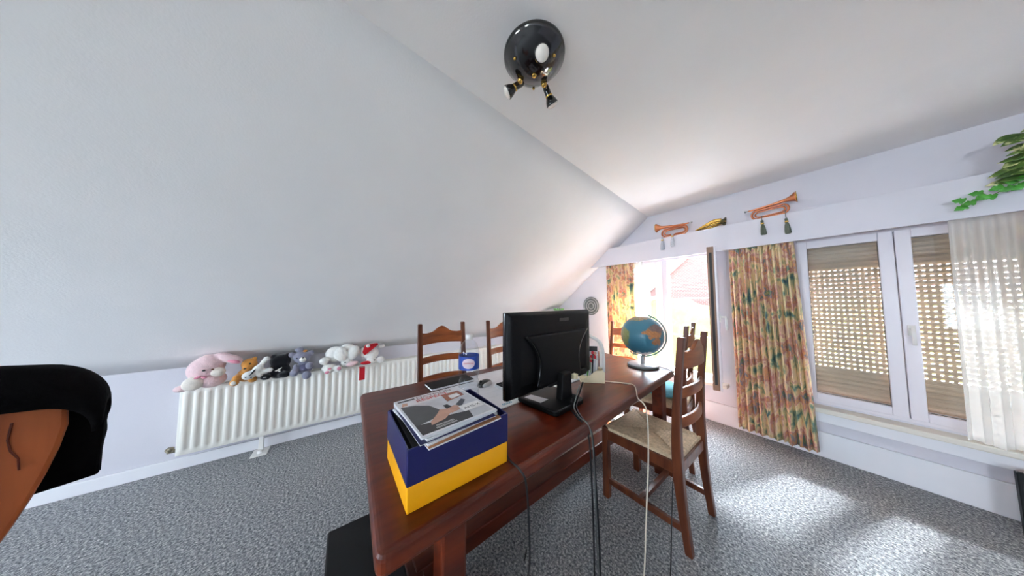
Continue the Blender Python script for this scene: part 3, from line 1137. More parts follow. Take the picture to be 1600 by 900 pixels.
def bugle(label, loc, sx, m, tassel_m, tassels, tilt=0.0):
    t = tag(empty('bugle', loc), label, 'bugle')
    t.scale = (sx, 1, abs(sx))
    t.rotation_euler = (0, tilt, 0)
    p = []
    # bell tube along the top, bell at +x
    p = catmull([(-0.15, 0, 0.105), (-0.10, 0, 0.105), (0.0, 0, 0.112), (0.08, 0, 0.120), (0.145, 0, 0.127)], 5)
    rr = []
    for q_ in p:
        tt = (q_.x + 0.15) / 0.295
        rr.append(0.008 + 0.012 * tt ** 2 + 0.028 * max(0, (tt - 0.75) / 0.25) ** 2.2)
    o = MB()
    o.tube(p, rr, 14)
    o.obj('bell_tube', m, t, smooth=True)
    e = p[-1]
    MB().tube([(e.x + 0.001, 0.046 * math.cos(2 * PI * k / 20), e.z + 0.046 * math.sin(2 * PI * k / 20)) for k in range(20)], 0.003, 6, True).obj('bell_rim', 'brass', t, smooth=True)
    lo = []
    for k in range(24):
        a = 2 * PI * k / 24
        x = 0.075 * (1 if math.cos(a) > 0 else -1) * (1 if abs(math.cos(a)) > 0.2 else abs(math.cos(a)) / 0.2) + 0.040 * math.cos(a)
        lo.append((x - 0.02, 0.012 + 0.006 * math.sin(a), 0.052 + 0.044 * math.sin(a)))
    MB().tube(lo, 0.009, 10, True).obj('loop_tube', m, t, smooth=True)
    MB().tube([((x + 0.02) * 0.82 - 0.02, y + 0.012, 0.054 + (z - 0.052) * 0.62) for x, y, z in lo], 0.007, 10, True).obj('loop_tube', m, t, smooth=True)
    MB().tube([(-0.15, 0, 0.105), (-0.165, 0, 0.105), (-0.172, 0, 0.105), (-0.18, 0, 0.105)], [0.005, 0.004, 0.009, 0.010], 12).obj('mouthpiece', 'chrome', t, smooth=True)
    for i, (tx, drop, y) in enumerate(tassels):
        z0 = 0.01
        co = MB()
        co.tube(catmull([(tx, 0.01, z0 + 0.02), (tx, -0.03, z0 + 0.004), (tx, y, z0 - 0.01), (tx, y, z0 - drop)], 5), 0.0025, 6)
        to = co.obj('tassel_cord', tassel_m, t, smooth=True)
        mx_ = Matrix.Translation((tx, y, z0 - drop))
        MB().lathe([(0.0, 0.012), (0.008, 0.01), (0.011, 0.0), (0.009, -0.012), (0.011, -0.016), (0.011, -0.026), (0.008, -0.03), (0.014, -0.05), (0.018, -0.085), (0.020, -0.12), (0.016, -0.128), (0.0, -0.128)], 14, mx_).obj('tassel', tassel_m, to, smooth=True)
        MB().lathe([(0.0105, -0.014), (0.0118, -0.016), (0.0118, -0.026), (0.0105, -0.028)], 14, mx_, cap=False).obj('tassel_band', 'brass', to, smooth=True)
    return t


M['tassel'] = mat('grey_green_tassel', rgb(92, 98, 84), rough=0.9, var=0.25, scale=90, bump=0.4)
M['tassel2'] = mat('glare_paled_tassel', rgb(176, 180, 188), rough=0.9, var=0.12, scale=90, bump=0.4)  # haze and glare on the far tassels put into their pale grey
bugle('copper bugle with two green-grey tassels, on the pelmet above the long curtain', (-0.262, 3.105, 2.063), 0.98, 'copper', 'tassel', [(-0.068, 0.045, -0.048), (0.075, 0.075, -0.048)], tilt=-0.05)
bugle('pale copper bugle with glare-paled tassels at the far end of the pelmet', (-1.06, 3.108, 2.063), -1.12, 'copper', 'tassel2', [(0.075, 0.02, -0.052), (-0.02, 0.0, -0.052)], tilt=0.0)
hn = tag(empty('hunting_horn', (-0.71, 3.16, 2.063)), 'coiled brass hunting horn lying between the two bugles', 'horn')
for r_, zo in ((0.115, 0.012), (0.098, 0.026)):
    MB().tube([(r_ * math.cos(2 * PI * k / 28), 0.055 * math.sin(2 * PI * k / 28), zo + 0.028 + 0.022 * math.cos(2 * PI * k / 28)) for k in range(28)], 0.008, 8, True).obj('coil_tube', 'brass', hn, smooth=True)
MB().tube(catmull([(-0.13, -0.03, 0.018), (-0.05, -0.035, 0.05), (0.03, -0.03, 0.08), (0.09, -0.02, 0.075)], 5), [0.006 + 0.0011 * k for k in range(16)], 10).obj('lead_tube', 'brass', hn, smooth=True)
M['dark_brass'] = mat('tarnished_brass', rgb(92, 88, 60), rough=0.4, metal=0.8, var=0.3)
mxh = Matrix.Translation((0.055, -0.02, 0.065)) @ Matrix.Rotation(math.radians(100), 4, 'Y')
MB().lathe([(0.014, 0.0), (0.018, 0.02), (0.028, 0.045), (0.045, 0.062), (0.047, 0.064), (0.04, 0.062), (0.0, 0.02)], 20, mxh).obj('bell', 'dark_brass', hn, smooth=True)

# ================================================================== TRAILING PLANT ON PELMET
tp = tag(empty('trailing_plant', (0.86, 3.17, 2.062)), 'trailing variegated plant with ivy strands on the pelmet at the picture edge', 'plant')
MB().lathe([(0.0, 0.0), (0.06, 0.0), (0.085, 0.13), (0.09, 0.13), (0.09, 0.15), (0.078, 0.15), (0.07, 0.12), (0.0, 0.11)], 24).obj('pot', 'terracotta', tp, smooth=True)


def leaf(par, c, d, n0, ln, wd, m, ivy=False, fold=0.25):
    d = Vector(d).normalized()
    n0 = Vector(n0)
    n0 = (n0 - d * n0.dot(d)).normalized()
    s = d.cross(n0)
    c = Vector(c)
    if ivy:
        out = [(0, 0), (0.08, 0.42), (0.22, 0.50), (0.38, 0.30), (0.56, 0.46), (0.70, 0.30), (1, 0)]
    else:
        out = [(0, 0), (0.15, 0.28), (0.35, 0.46), (0.55, 0.48), (0.78, 0.30), (0.92, 0.12), (1, 0)]
    vs, fs = [], []
    for t, w in out:
        droop = -0.16 * t * t * ln
        p = c + d * (t * ln) + n0 * droop
        vs += [p - s * (w * wd) + n0 * (fold * w * wd), p, p + s * (w * wd) + n0 * (fold * w * wd)]
    for i in range(len(out) - 1):
        fs += [(i * 3, i * 3 + 1, i * 3 + 4, i * 3 + 3), (i * 3 + 1, i * 3 + 2, i * 3 + 5, i * 3 + 4)]
    MB().add(vs, fs).obj('leaf', m, par, smooth=True, solid=0.0012)


def L2(x, y, z):
    return (x - 0.86, y - 3.17, z - 2.062)


tips = [(0.60, 3.03, 2.215), (0.66, 2.98, 2.24), (0.622, 2.99, 2.13), (0.632, 3.03, 2.165), (0.640, 2.97, 2.09), (0.578, 3.04, 2.035), (0.600, 2.99, 1.985), (0.625, 2.96, 2.01), (0.655, 2.95, 2.04),
        (0.615, 3.0, 2.190), (0.640, 2.97, 2.205), (0.605, 3.01, 2.105), (0.648, 2.96, 2.13), (0.630, 2.98, 2.045), (0.590, 3.0, 2.015), (0.66, 2.95, 2.08), (0.675, 2.97, 2.22), (0.645, 2.98, 1.975), (0.68, 2.95, 1.99),
        (0.570, 3.02, 1.985), (0.66, 3.0, 2.17), (0.70, 2.96, 2.20), (0.70, 2.96, 2.10), (0.70, 2.95, 2.02), (0.615, 3.02, 2.07), (0.71, 3.03, 2.25), (0.75, 2.95, 2.15), (0.76, 3.0, 2.24)]
for i, tpt in enumerate(tips):
    root = Vector((0.80, 3.12, 2.19))
    tip = Vector(tpt)
    ln = 0.085 + 0.02 * ((i * 7) % 3)
    d = (tip - root)
    dh = Vector((-0.85, -0.15 + 0.1 * ((i % 3) - 1), -0.12 + 0.12 * ((i % 4) - 1.5)))
    dh.normalize()
    start = tip - dh * ln
    MB().tube([L2(*p) for p in catmull([root, root * 0.5 + start * 0.5 + Vector((0, 0, 0.03)), start], 4)], 0.002, 5).obj('stem', 'stem', tp, smooth=True)
    leaf(tp, L2(*start), dh, (0.05, -0.75, 0.65), ln, 0.062, 'leaf2')
iv = [(0.494, 1.894), (0.500, 1.866), (0.522, 1.876), (0.545, 1.925), (0.555, 1.91), (0.575, 1.888), (0.60, 1.945), (0.62, 1.93), (0.635, 1.955), (0.65, 1.935), (0.66, 1.965), (0.675, 1.94)]
MB().tube([L2(*p) for p in catmull([(0.80, 3.12, 2.19), (0.74, 3.03, 2.12), (0.67, 2.99, 1.99), (0.60, 3.01, 1.925), (0.54, 3.03, 1.895), (0.505, 3.03, 1.885)], 6)], 0.0018, 5).obj('ivy_strand', 'stem', tp, smooth=True)
for i, (x, z) in enumerate(iv):
    a = i * 2.4
    leaf(tp, L2(x + 0.012, 3.0 + 0.012 * math.sin(a), z + 0.003), (-0.9, -0.1 * math.sin(a), 0.5 * math.cos(a)), (0.1, -0.9, 0.3), 0.042, 0.042, 'leaf', True)

# ================================================================== DESK: box, magazines
bxr = tag(empty('storage_box', (-0.786, 0.292, TZ)), 'navy and yellow cardboard box on the near corner of the table', 'box')
hx_, hy_ = 0.134, 0.158
rz_ = Matrix.Rotation(math.radians(2.0), 4, 'Z')


def tray(m, x, y, z0, z1, th, open_top=True):
    o = MB()
    for (a, c, d, e) in ((-x, -x + th, -y, y), (x - th, x, -y, y), (-x + th, x - th, -y, -y + th), (-x + th, x - th, y - th, y)):
        o.box(a, c, d, e, z0, z1, rz_)
    o.box(-x + th, x - th, -y + th, y - th, z0, z0 + th, rz_)
    return o


tray('yellow_box', hx_, hy_, 0.0, 0.090, 0.006).obj('yellow_tray', 'yellow_box', bxr, bevel=0.004)
tray('blue_box', hx_ + 0.002, hy_ + 0.002, 0.066, 0.160, 0.006).obj('navy_tray', 'blue_box', bxr, bevel=0.004)
MB().box(-0.118, 0.118, -0.142, 0.142, 0.076, 0.150, rz_).obj('inside_shade', 'black_matte', bxr)  # black block standing in for the shade inside the hollow tray

mg_cols = [('tan', 0.006), ('paper', 0.006), ('blue_box', 0.003), ('paper', 0.007), ('paper', 0.006)]
ZM = TZ + 0.1605
mlabels = ['tan card folder at the bottom of the magazine stack', 'thick white magazine directly above the tan folder', 'thin dark blue magazine in the middle of the stack',
           'white magazine directly under the topmost one', 'topmost magazine with a photo of a grey-suited man on its cover']
top_mag = None
for i, ((m, th), lb) in enumerate(zip(mg_cols, mlabels)):
    o = tag(empty('magazine' if i else 'card_folder', (-0.770 + [0.012, 0.0, 0.006, -0.004, -0.002][i], 0.272 + [0.012, 0.004, -0.002, 0.006, 0.0][i], ZM), math.radians([6, 9, 4, 8, 5][i])), lb, 'magazine' if i else 'folder')
    hw_, hl_ = 0.135, 0.118
    for k in range(3):
        e = 0.002 * (k % 2)
        MB().box(-hw_ + e, hw_ - e, -hl_ + e, hl_ - e, th * k / 3 + 0.0001, th * (k + 1) / 3 - 0.0001).obj('page_block' if k < 2 else 'cover', m if k == 2 else 'paper', o)
    ZM += th + 0.0002
    top_mag = (o, th)
tm, th = top_mag
# cover print: page x axis -> local +y, page up -> local -x
P0 = Matrix(((0, -1, 0, 0), (1, 0, 0, 0), (0, 0, 1, th), (0, 0, 0, 1)))


def ink(nm, col):
    M[nm] = mat(nm, col, rough=0.35, var=0.12, scale=30)
    return nm


ink('ink_grey', rgb(74, 76, 78)); ink('ink_skin', rgb(196, 150, 128)); ink('ink_wood', rgb(158, 92, 62)); ink('ink_pale', rgb(206, 208, 212))
ink('ink_red', rgb(206, 40, 52)); ink('ink_dark', rgb(50, 46, 46)); ink('ink_teal', rgb(28, 140, 170)); ink('ink_label', rgb(238, 238, 236)); ink('ink_mauve', rgb(150, 132, 132))


def patch(nm, m, pts, lv):
    z0 = 0.0002 + lv * 0.00025
    MB().prism(pts, z0, z0 + 0.0002, lambda a, c, d: tuple(P0 @ Vector((a, c, d)))).obj(nm, m, tm)


patch('print_background', 'ink_pale', [(-0.112, -0.128), (0.112, -0.128), (0.112, 0.07), (-0.112, 0.07)], 0)
patch('print_suit', 'ink_grey', [(-0.112, -0.075), (-0.045, -0.06), (-0.02, -0.02), (-0.035, 0.03), (-0.07, 0.06), (-0.112, 0.075)], 1)
patch('print_lower_band', 'ink_dark', [(-0.112, -0.128), (0.04, -0.128), (0.05, -0.085), (-0.02, -0.07), (-0.06, -0.08), (-0.112, -0.07)], 1)
patch('print_hand', 'ink_skin', [(-0.075, -0.095), (-0.03, -0.085), (0.0, -0.06), (0.005, -0.03), (-0.02, -0.02), (-0.04, -0.045), (-0.07, -0.075)], 2)
patch('print_hand', 'ink_skin', [(0.0, -0.065), (0.03, -0.06), (0.045, -0.04), (0.03, -0.02), (0.005, -0.03)], 2)
patch('print_cuff', 'ink_dark', [(0.0, -0.03), (0.02, -0.025), (0.014, 0.0), (0.0, 0.0)], 3)
patch('print_arm', 'ink_grey', [(0.045, -0.045), (0.08, -0.005), (0.072, 0.01), (0.035, -0.02)], 2)
patch('print_desk', 'ink_wood', [(0.025, 0.02), (0.098, 0.035), (0.098, 0.085), (0.03, 0.085)], 3)
patch('print_sheet', 'ink_label', [(0.045, 0.03), (0.085, 0.038), (0.083, 0.066), (0.046, 0.062)], 4)
patch('print_face', 'ink_skin', [(-0.108, 0.075), (-0.09, 0.075), (-0.085, 0.095), (-0.1, 0.1)], 2)
patch('print_strip', 'ink_dark', [(-0.110, 0.112), (-0.055, 0.112), (-0.055, 0.122), (-0.110, 0.122)], 2)
patch('address_label', 'ink_label', [(0.035, -0.085), (0.108, -0.085), (0.108, -0.04), (0.035, -0.04)], 5)


def cover_text(nm, body, size, m, x, y_, lv=6):
    text_obj(nm, body, size, m, tm, P0 @ Matrix.Translation((x, y_, 0.0002 + lv * 0.00025)), 0.0001)


cover_text('title_text', 'DAYMON', 0.030, 'ink_mauve', 0.015, 0.112)
cover_text('headline_text', 'RESPECT', 0.030, 'ink_red', 0.0, 0.088)
cover_text('label_text', 'AMS-X', 0.020, 'ink_dark', 0.072, -0.066)
for i, s in enumerate(('IIIIIIIIIIIIIIIIII', 'IIIIIIIIIIIIIIIIIIIII')):
    cover_text('small_print', s, 0.012, 'ink_label', -0.04, -0.107 - 0.012 * i)

# ================================================================== WATER BOTTLE
M['bottle'] = glass_mat('clear_plastic', (0.93, 0.96, 0.98))
bt = tag(empty('water_bottle', (-0.998, 0.472, TZ)), 'clear plastic water bottle with a blue label on the table', 'bottle')
prof = [(0.0, 0.006), (0.030, 0.0), (0.042, 0.006)]
z = 0.014
while z < 0.17:
    prof += [(0.046, z), (0.046, z + 0.010), (0.0425, z + 0.014)]
    z += 0.0185
prof += [(0.0425, 0.195), (0.047, 0.205), (0.047, 0.296), (0.045, 0.312), (0.038, 0.333), (0.027, 0.350), (0.017, 0.358), (0.0135, 0.361), (0.0135, 0.368)]
MB().lathe(prof, 32, cap=False).obj('bottle_body', 'bottle', bt, smooth=True)
MB().lathe([(0.0165, 0.360), (0.0165, 0.380), (0.0145, 0.383), (0.0, 0.383)], 20).obj('cap', 'white_plastic', bt, smooth=True)
M['label_blue'] = mat('blue_label', rgb(38, 76, 168), rough=0.4, var=0.25, scale=25)
MB().lathe([(0.0476, 0.228), (0.0476, 0.288)], 32, cap=False).obj('label_band', 'label_blue', bt, smooth=True)
ca = math.atan2(-0.472, 0.998) - 0.05
ov = MB()
cs, fs = [], []
NO = 24
for k in range(NO):
    a = 2 * PI * (k + 0.5) / NO
    th_ = ca + 0.62 * math.cos(a)
    cs.append((0.0481 * math.cos(th_), 0.0481 * math.sin(th_), 0.258 + 0.022 * math.sin(a)))

ov.add(cs, [(k, k + 1, NO - 2 - k, NO - 1 - k) for k in range(NO // 2 - 1)])
M['label_pale'] = mat('pale_pink_label', rgb(232, 214, 220), rough=0.5, var=0.05)
ov.obj('label_oval', 'label_pale', bt, smooth=True)
tr_ = Matrix.Translation((0.0492 * math.cos(ca), 0.0492 * math.sin(ca), 0.260)) @ Matrix.Rotation(ca + PI / 2, 4, 'Z') @ Matrix.Rotation(PI / 2, 4, 'X')
text_obj('label_text', 'CRISTALINE', 0.0085, 'ink_red', bt, tr_, 0.0002)

# ================================================================== NOTEBOOK, DESK PAD, MOUSE, KEYBOARD
nb = tag(empty('notebook', (-1.463, 0.560, TZ + 0.0046), math.radians(3)), 'black notebook lying behind the magazines', 'notebook')
MB().box(-0.060, 0.060, -0.14, 0.14, 0.002, 0.013).obj('page_block', 'paper', nb)
MB().box(-0.063, 0.063, -0.143, 0.143, 0.013, 0.0155).obj('cover', 'black_plastic', nb, bevel=0.001)
MB().box(-0.063, 0.063, -0.143, 0.143, 0.0, 0.002).obj('cover', 'black_plastic', nb)

dp = tag(empty('desk_pad', (-1.265, 1.0, TZ + 0.0003), math.radians(3.6)), 'large white paper desk pad under the monitor and mouse', 'desk pad')
MB().box(-0.262, 0.262, -0.44, 0.44, 0.0, 0.004).obj('sheets', 'paper', dp)
for k in range(7):
    x = -0.24 + 0.06 * k
    MB().box(x, x + 0.0012, -0.40, 0.40, 0.0041, 0.0044).obj('ruled_line', 'ink_pale', dp)
text_obj('print_mark', '8', 0.045, 'ink_teal', dp, Matrix.Translation((0.235, -0.335, 0.0046)) @ Matrix.Rotation(0, 4, 'Z'), 0.0001)
text_obj('print_mark', '8', 0.045, 'ink_teal', dp, Matrix.Translation((0.235, -0.305, 0.0046)), 0.0001)

ms = tag(empty('computer_mouse', (-1.30, 0.725, TZ + 0.0045), math.radians(15)), 'black and silver computer mouse on the desk pad', 'mouse')
b = MB()
b.ell((0, 0, 0.010), (0.033, 0.055, 0.028), 20, 12)
b.v = [(x, y, max(z, 0.0)) for x, y, z in b.v]
b.obj('mouse_body', 'black_gloss', ms, smooth=True)
b = MB().ell((0.024, 0, 0.012), (0.011, 0.042, 0.016), 14, 8)
b.v = [(x, y, max(z, 0.001)) for x, y, z in b.v]
b.obj('side_grip', 'silver', ms, smooth=True)
MB().tube([(-0.004, -0.035, 0.033), (0.004, -0.035, 0.033)], 0.008, 12).obj('scroll_wheel', 'black_matte', ms, smooth=True)

kb = tag(empty('keyboard', (-1.19, 0.985, TZ + 0.0045), math.radians(3.6)), 'dark keyboard on the desk pad, mostly hidden behind the monitor', 'keyboard')
MB().box(-0.068, 0.068, -0.215, 0.215, 0.0, 0.014).obj('key_tray', 'silver', kb, bevel=0.003)
kme = MB().box(-0.008, 0.008, -0.0085, 0.0085, 0, 0.007).mesh('key')
kme.materials.append(M['black_plastic'])
for r in range(6):
    for c in range(20):
        o = bpy.data.objects.new('key', kme)
        COL.objects.link(o)
        o.parent = kb
        o.location = (-0.054 + r * 0.0215, -0.2 + c * 0.021, 0.014)

# ================================================================== MONITOR
mnl = Vector((-0.880, 0.598, 0))
mnr = Vector((-0.945, 1.300, 0))
md_ = (mnr - mnl).normalized()
mn_ang = math.atan2(md_.y, md_.x) - PI / 2
mc = (mnl + mnr) / 2
mo = tag(empty('computer_monitor', (mc.x, mc.y, TZ), mn_ang), 'large black computer monitor seen from behind on the table', 'monitor')
MW, MZ0, MZ1 = 0.352, 0.080, 0.484       # half width, bottom, top above table
MB().box(-0.024, -0.006, -MW, MW, MZ0, MZ1).obj('front_bezel', 'black_gloss', mo, bevel=0.004)
MB().box(-0.0255, -0.0245, -MW + 0.02, MW - 0.02, MZ0 + 0.03, MZ1 - 0.02).obj('screen', 'black_gloss', mo)
bk = MB()
ring = [(-0.006, 1.0, MZ0, MZ1), (0.006, 0.995, MZ0 + 0.002, MZ1 - 0.002), (0.022, 0.95, MZ0 + 0.018, MZ1 - 0.018), (0.030, 0.80, MZ0 + 0.06, MZ1 - 0.09)]
vs, fs = [], []
for x, w, z0, z1 in ring:
    vs += [(x, -MW * w, z0), (x, MW * w, z0), (x, MW * w, z1), (x, -MW * w, z1)]
for i in range(3):
    for k in range(4):
        l = (k + 1) % 4
        fs.append((i * 4 + k, i * 4 + l, i * 4 + 4 + l, i * 4 + 4 + k))
fs += [(3, 2, 1, 0), (12, 13, 14, 15)]
bk.add(vs, fs).obj('rear_shell', 'black_plastic', mo, bevel=0.006)
# raised centre housing with curved sides
hp = []
for k in range(13):
    t = k / 12
    z = MZ0 + 0.03 + (MZ1 - 0.115 - MZ0 - 0.03) * t
    y = 0.195 - 0.03 * math.sin(PI * t) + 0.070 * t ** 3.5
    hp.append((y, z))
poly = hp + [(-y, z) for y, z in reversed(hp)]
MB().prism(poly, 0.02, 0.052, lambda a, c, d: (d, a, c)).obj('rear_housing', 'black_plastic', mo, bevel=0.010, bseg=3)
for sgn in (-1, 1):
    MB().tube([(0.049, sgn * y, z) for y, z in hp], 0.0022, 6).obj('housing_seam', 'black_gloss', mo, smooth=True)
MB().cbox((0.0262, 0.06, MZ1 - 0.050), (0.004, 0.085, 0.016)).obj('maker_badge', 'ink_dark', mo, bevel=0.001)
MB().prism([(-0.10, MZ0 + 0.018), (0.25, MZ0 + 0.018), (0.25, MZ0 + 0.05), (-0.10, MZ0 + 0.05)], 0.03, 0.050, lambda a, c, d: (d, a, c)).obj('socket_bay', 'black_matte', mo, bevel=0.003)
MB().box(0.05, 0.078, 0.085, 0.115, MZ0 + 0.022, MZ0 + 0.050).obj('vga_plug', 'cream', mo, bevel=0.004)
# stand
MB().prism([(-0.05, 0.0), (0.05, 0.0), (0.035, 0.16), (-0.035, 0.16)], 0.045, 0.085, lambda a, c, d: (d, a, c)).obj('stand_column', 'black_plastic', mo, bevel=0.006)
MB().prism(round_poly([(-0.125, -0.135), (0.135, -0.120), (0.135, 0.120), (-0.125, 0.135)], 0.03), 0.0045, 0.030, lambda a, c, d: (a + 0.01, c - 0.05, d)).obj('stand_base', 'black_plastic', mo, bevel=0.006)
MB().prism([(-0.07, -0.165), (-0.07, -0.115), (0.03, -0.09), (0.03, -0.15)], 0.030, 0.0312, lambda a, c, d: (a, c, d)).obj('base_inlay', 'silver', mo)

# ================================================================== DESK ORGANISER
og = tag(empty('desk_organiser', (-0.965, 1.360, TZ), math.radians(45)), 'cream plastic desk organiser with an arched back beside the monitor', 'organiser')
wp = [(-0.078, 0.0), (0.075, 0.0), (0.078, 0.085), (0.02, 0.08), (-0.02, 0.045), (-0.07, 0.022), (-0.08, 0.012)]
MB().prism(wp, -0.045, -0.039, lambda a, c, d: (a, d, c)).obj('side_wall', 'cream', og, bevel=0.002)
MB().prism(wp, 0.039, 0.045, lambda a, c, d: (a, d, c)).obj('side_wall', 'cream', og, bevel=0.002)
MB().prism([(-0.078, 0.0), (0.075, 0.0), (0.078, 0.03), (-0.07, 0.012)], -0.039, 0.039, lambda a, c, d: (a, d, c)).obj('tray', 'cream', og)
MB().box(0.070, 0.078, -0.039, 0.039, 0.0, 0.085).obj('back_wall', 'cream', og)
arch = catmull([(0.072, -0.036, 0.075), (0.070, -0.036, 0.20), (0.045, -0.036, 0.27), (-0.02, -0.034, 0.305), (-0.07, -0.034, 0.31)], 6)
MB().tube(arch, 0.010, 10).obj('arch', 'white_plastic', og, smooth=True)
arch = catmull([(0.072, 0.036, 0.075), (0.070, 0.036, 0.20), (0.045, 0.036, 0.27), (-0.02, 0.034, 0.305), (-0.07, 0.034, 0.31)], 6)
MB().tube(arch, 0.010, 10).obj('arch', 'white_plastic', og, smooth=True)
pc_ = tag(empty('picture_card', (-0.965, 1.360, TZ + 0.03), math.radians(45)), 'picture card of red flowers standing in the desk organiser', 'card')
MB().box(-0.05, 0.045, 0.012, 0.016, 0.0, 0.20).obj('card_sheet', 'ink_pale', pc_)
MB().box(-0.048, 0.043, 0.0105, 0.012, 0.165, 0.198).obj('card_band', 'ink_dark', pc_)
rr_ = random.Random(2)
for k in range(9):
    x, z = rr_.uniform(-0.035, 0.03), rr_.uniform(0.09, 0.155)
    MB().ell((x, 0.0115, z), (0.011, 0.0012, 0.012), 10, 6).obj('printed_petal', 'ink_red' if k % 3 else 'ink_skin', pc_, smooth=True)
for k in range(3):
    MB().box(-0.02 + 0.014 * k, -0.016 + 0.014 * k, 0.011, 0.0118, 0.02, 0.09).obj('printed_stalk', 'leaf', pc_)
for k, (dx, m, lb) in enumerate(((-0.03, 'leaf', 'green pen leaning in the desk organiser'), (0.0, 'black_plastic', 'black pen leaning in the desk organiser'), (0.025, 'white_plastic', 'white pen leaning in the desk organiser'))):
    q_ = Matrix.Rotation(math.radians(45), 4, 'Z')
    base_ = Vector((-0.965, 1.360, TZ + 0.03))
    p0 = base_ + q_ @ Vector((dx, -0.018, 0.002))
    p1 = base_ + q_ @ Vector((dx + 0.012, -0.006, 0.15))
    pe = tag(empty('pen', p0), lb, 'pen')
    v_ = p1 - p0
    MB().tube([(0, 0, 0), v_ * 0.08, v_ * 0.1, v_ * 0.95, v_], [0.001, 0.004, 0.0045, 0.0045, 0.003], 8).obj('barrel', m, pe, smooth=True)
    MB().tube([v_ * 0.75 + Vector((0.004, -0.004, 0)), v_ * 0.97 + Vector((0.004, -0.004, 0))], 0.0013, 6).obj('clip', 'chrome', pe)

# ================================================================== GLOBE
gl = tag(empty('desk_globe', (-0.925, 2.0, TZ)), 'blue desk globe on a silver stand at the far end of the table', 'globe')
GR, GC = 0.158, Vector((0, 0, 0.255))
gm = bpy.data.materials.new('globe_map')
gm.use_nodes = True
nt = gm.node_tree
at = nt.nodes.new('ShaderNodeVertexColor')
at.layer_name = 'map'
nt.links.new(at.outputs['Color'], nt.nodes['Principled BSDF'].inputs['Base Color'])
nt.nodes['Principled BSDF'].inputs['Roughness'].default_value = 0.3
M['globe'] = gm
b = MB().ell((0, 0, 0), (GR, GR, GR), 128, 64)
go = b.obj('map_ball', 'globe', gl, smooth=True)
go.location = GC
ca_ = go.data.color_attributes.new('map', 'FLOAT_COLOR', 'POINT')
view = Vector((0.925, -2.0, 0.30)).normalized()          # local direction facing the room
vr = view.cross(Vector((0, 0, 1))).normalized() * -1     # towards picture right
vr = Vector((-view.y, view.x, 0)).normalized()
vu = view.cross(vr)
lands = [((0.46, 0.06), 0.36, 0.24, rgb(196, 134, 84)), ((0.62, 0.34), 0.26, 0.18, rgb(140, 112, 104)), ((0.62, -0.28), 0.16, 0.22, rgb(172, 120, 84)),
         ((-0.80, -0.10), 0.26, 0.42, rgb(146, 154, 96)), ((-0.1, 0.92), 0.6, 0.16, rgb(176, 150, 118)), ((0.2, -0.97), 0.6, 0.16, rgb(236, 236, 232)), ((-0.35, 0.80), 0.25, 0.10, rgb(150, 146, 110))]
for i, v in enumerate(go.data.vertices):
    d = v.co.normalized()
    x, y_, fr_ = d.dot(vr), d.dot(vu), d.dot(view)
    col = (*rgb(64, 122, 142), 1)
    n = mnoise.fractal(d * 3.2 + Vector((3, 1, 2)), 1.0, 2.0, 4)
    if fr_ > -0.15:
        for (cx_, cy_), ra, rb, c in lands:
            if ((x - cx_) / ra) ** 2 + ((y_ - cy_) / rb) ** 2 + n * 0.9 < 1.0:
                k = 0.85 + 0.3 * mnoise.noise(d * 14)
                col = (c[0] * k, c[1] * k, c[2] * k, 1)
    elif n > 0.12:
        c = rgb(168, 148, 96)
        col = (*c, 1)
    ca_.data[i].color = col
mer = []
tiltv = (Vector((0, 0, 1)) * math.cos(math.radians(24)) + vr * math.sin(math.radians(24))).normalized()
side = vr * math.cos(math.radians(24)) - Vector((0, 0, 1)) * math.sin(math.radians(24))
for k in range(33):
    a = math.radians(-8) + (PI + math.radians(16)) * k / 32
    mer.append(GC + (tiltv * math.cos(a) + side * math.sin(a)) * (GR + 0.012))
M['clear_arc'] = mat('grey_green_plastic', rgb(120, 150, 148), rough=0.25, var=0.05)
MB().tube(mer, 0.0055, 8).obj('meridian_arc', 'clear_arc', gl, smooth=True)
for s in (1, -1):
    MB().tube([GC + tiltv * s * (GR - 0.002), GC + tiltv * s * (GR + 0.018)], 0.006, 10).obj('pivot', 'chrome', gl, smooth=True)
MB().tube([GC + (tiltv * math.cos(math.radians(156)) + side * math.sin(math.radians(156))) * (GR + 0.014), (0, 0, 0.06), (0, 0, 0.012)], [0.012, 0.014, 0.016], 14).obj('column', 'silver', gl, smooth=True)
MB().lathe([(0.0, 0.0), (0.108, 0.0), (0.112, 0.004), (0.112, 0.016), (0.106, 0.021), (0.03, 0.024), (0.0, 0.024)], 40).obj('base_disc', 'silver', gl, smooth=True)
MB().lathe([(0.1125, 0.002), (0.114, 0.004), (0.114, 0.015), (0.1125, 0.017)], 40, cap=False).obj('base_band', 'pewter', gl, smooth=True)

# ================================================================== CABLES


def cable(name, pts, r, m, label, extra=None):
    o = tag(empty(name, pts[0]), label, 'cable')
    p0 = Vector(pts[0])
    MB().tube([p - p0 for p in catmull(pts, 8)], r, 8).obj('cord', m, o, smooth=True)
    if extra:
        extra(o, p0)
    return o


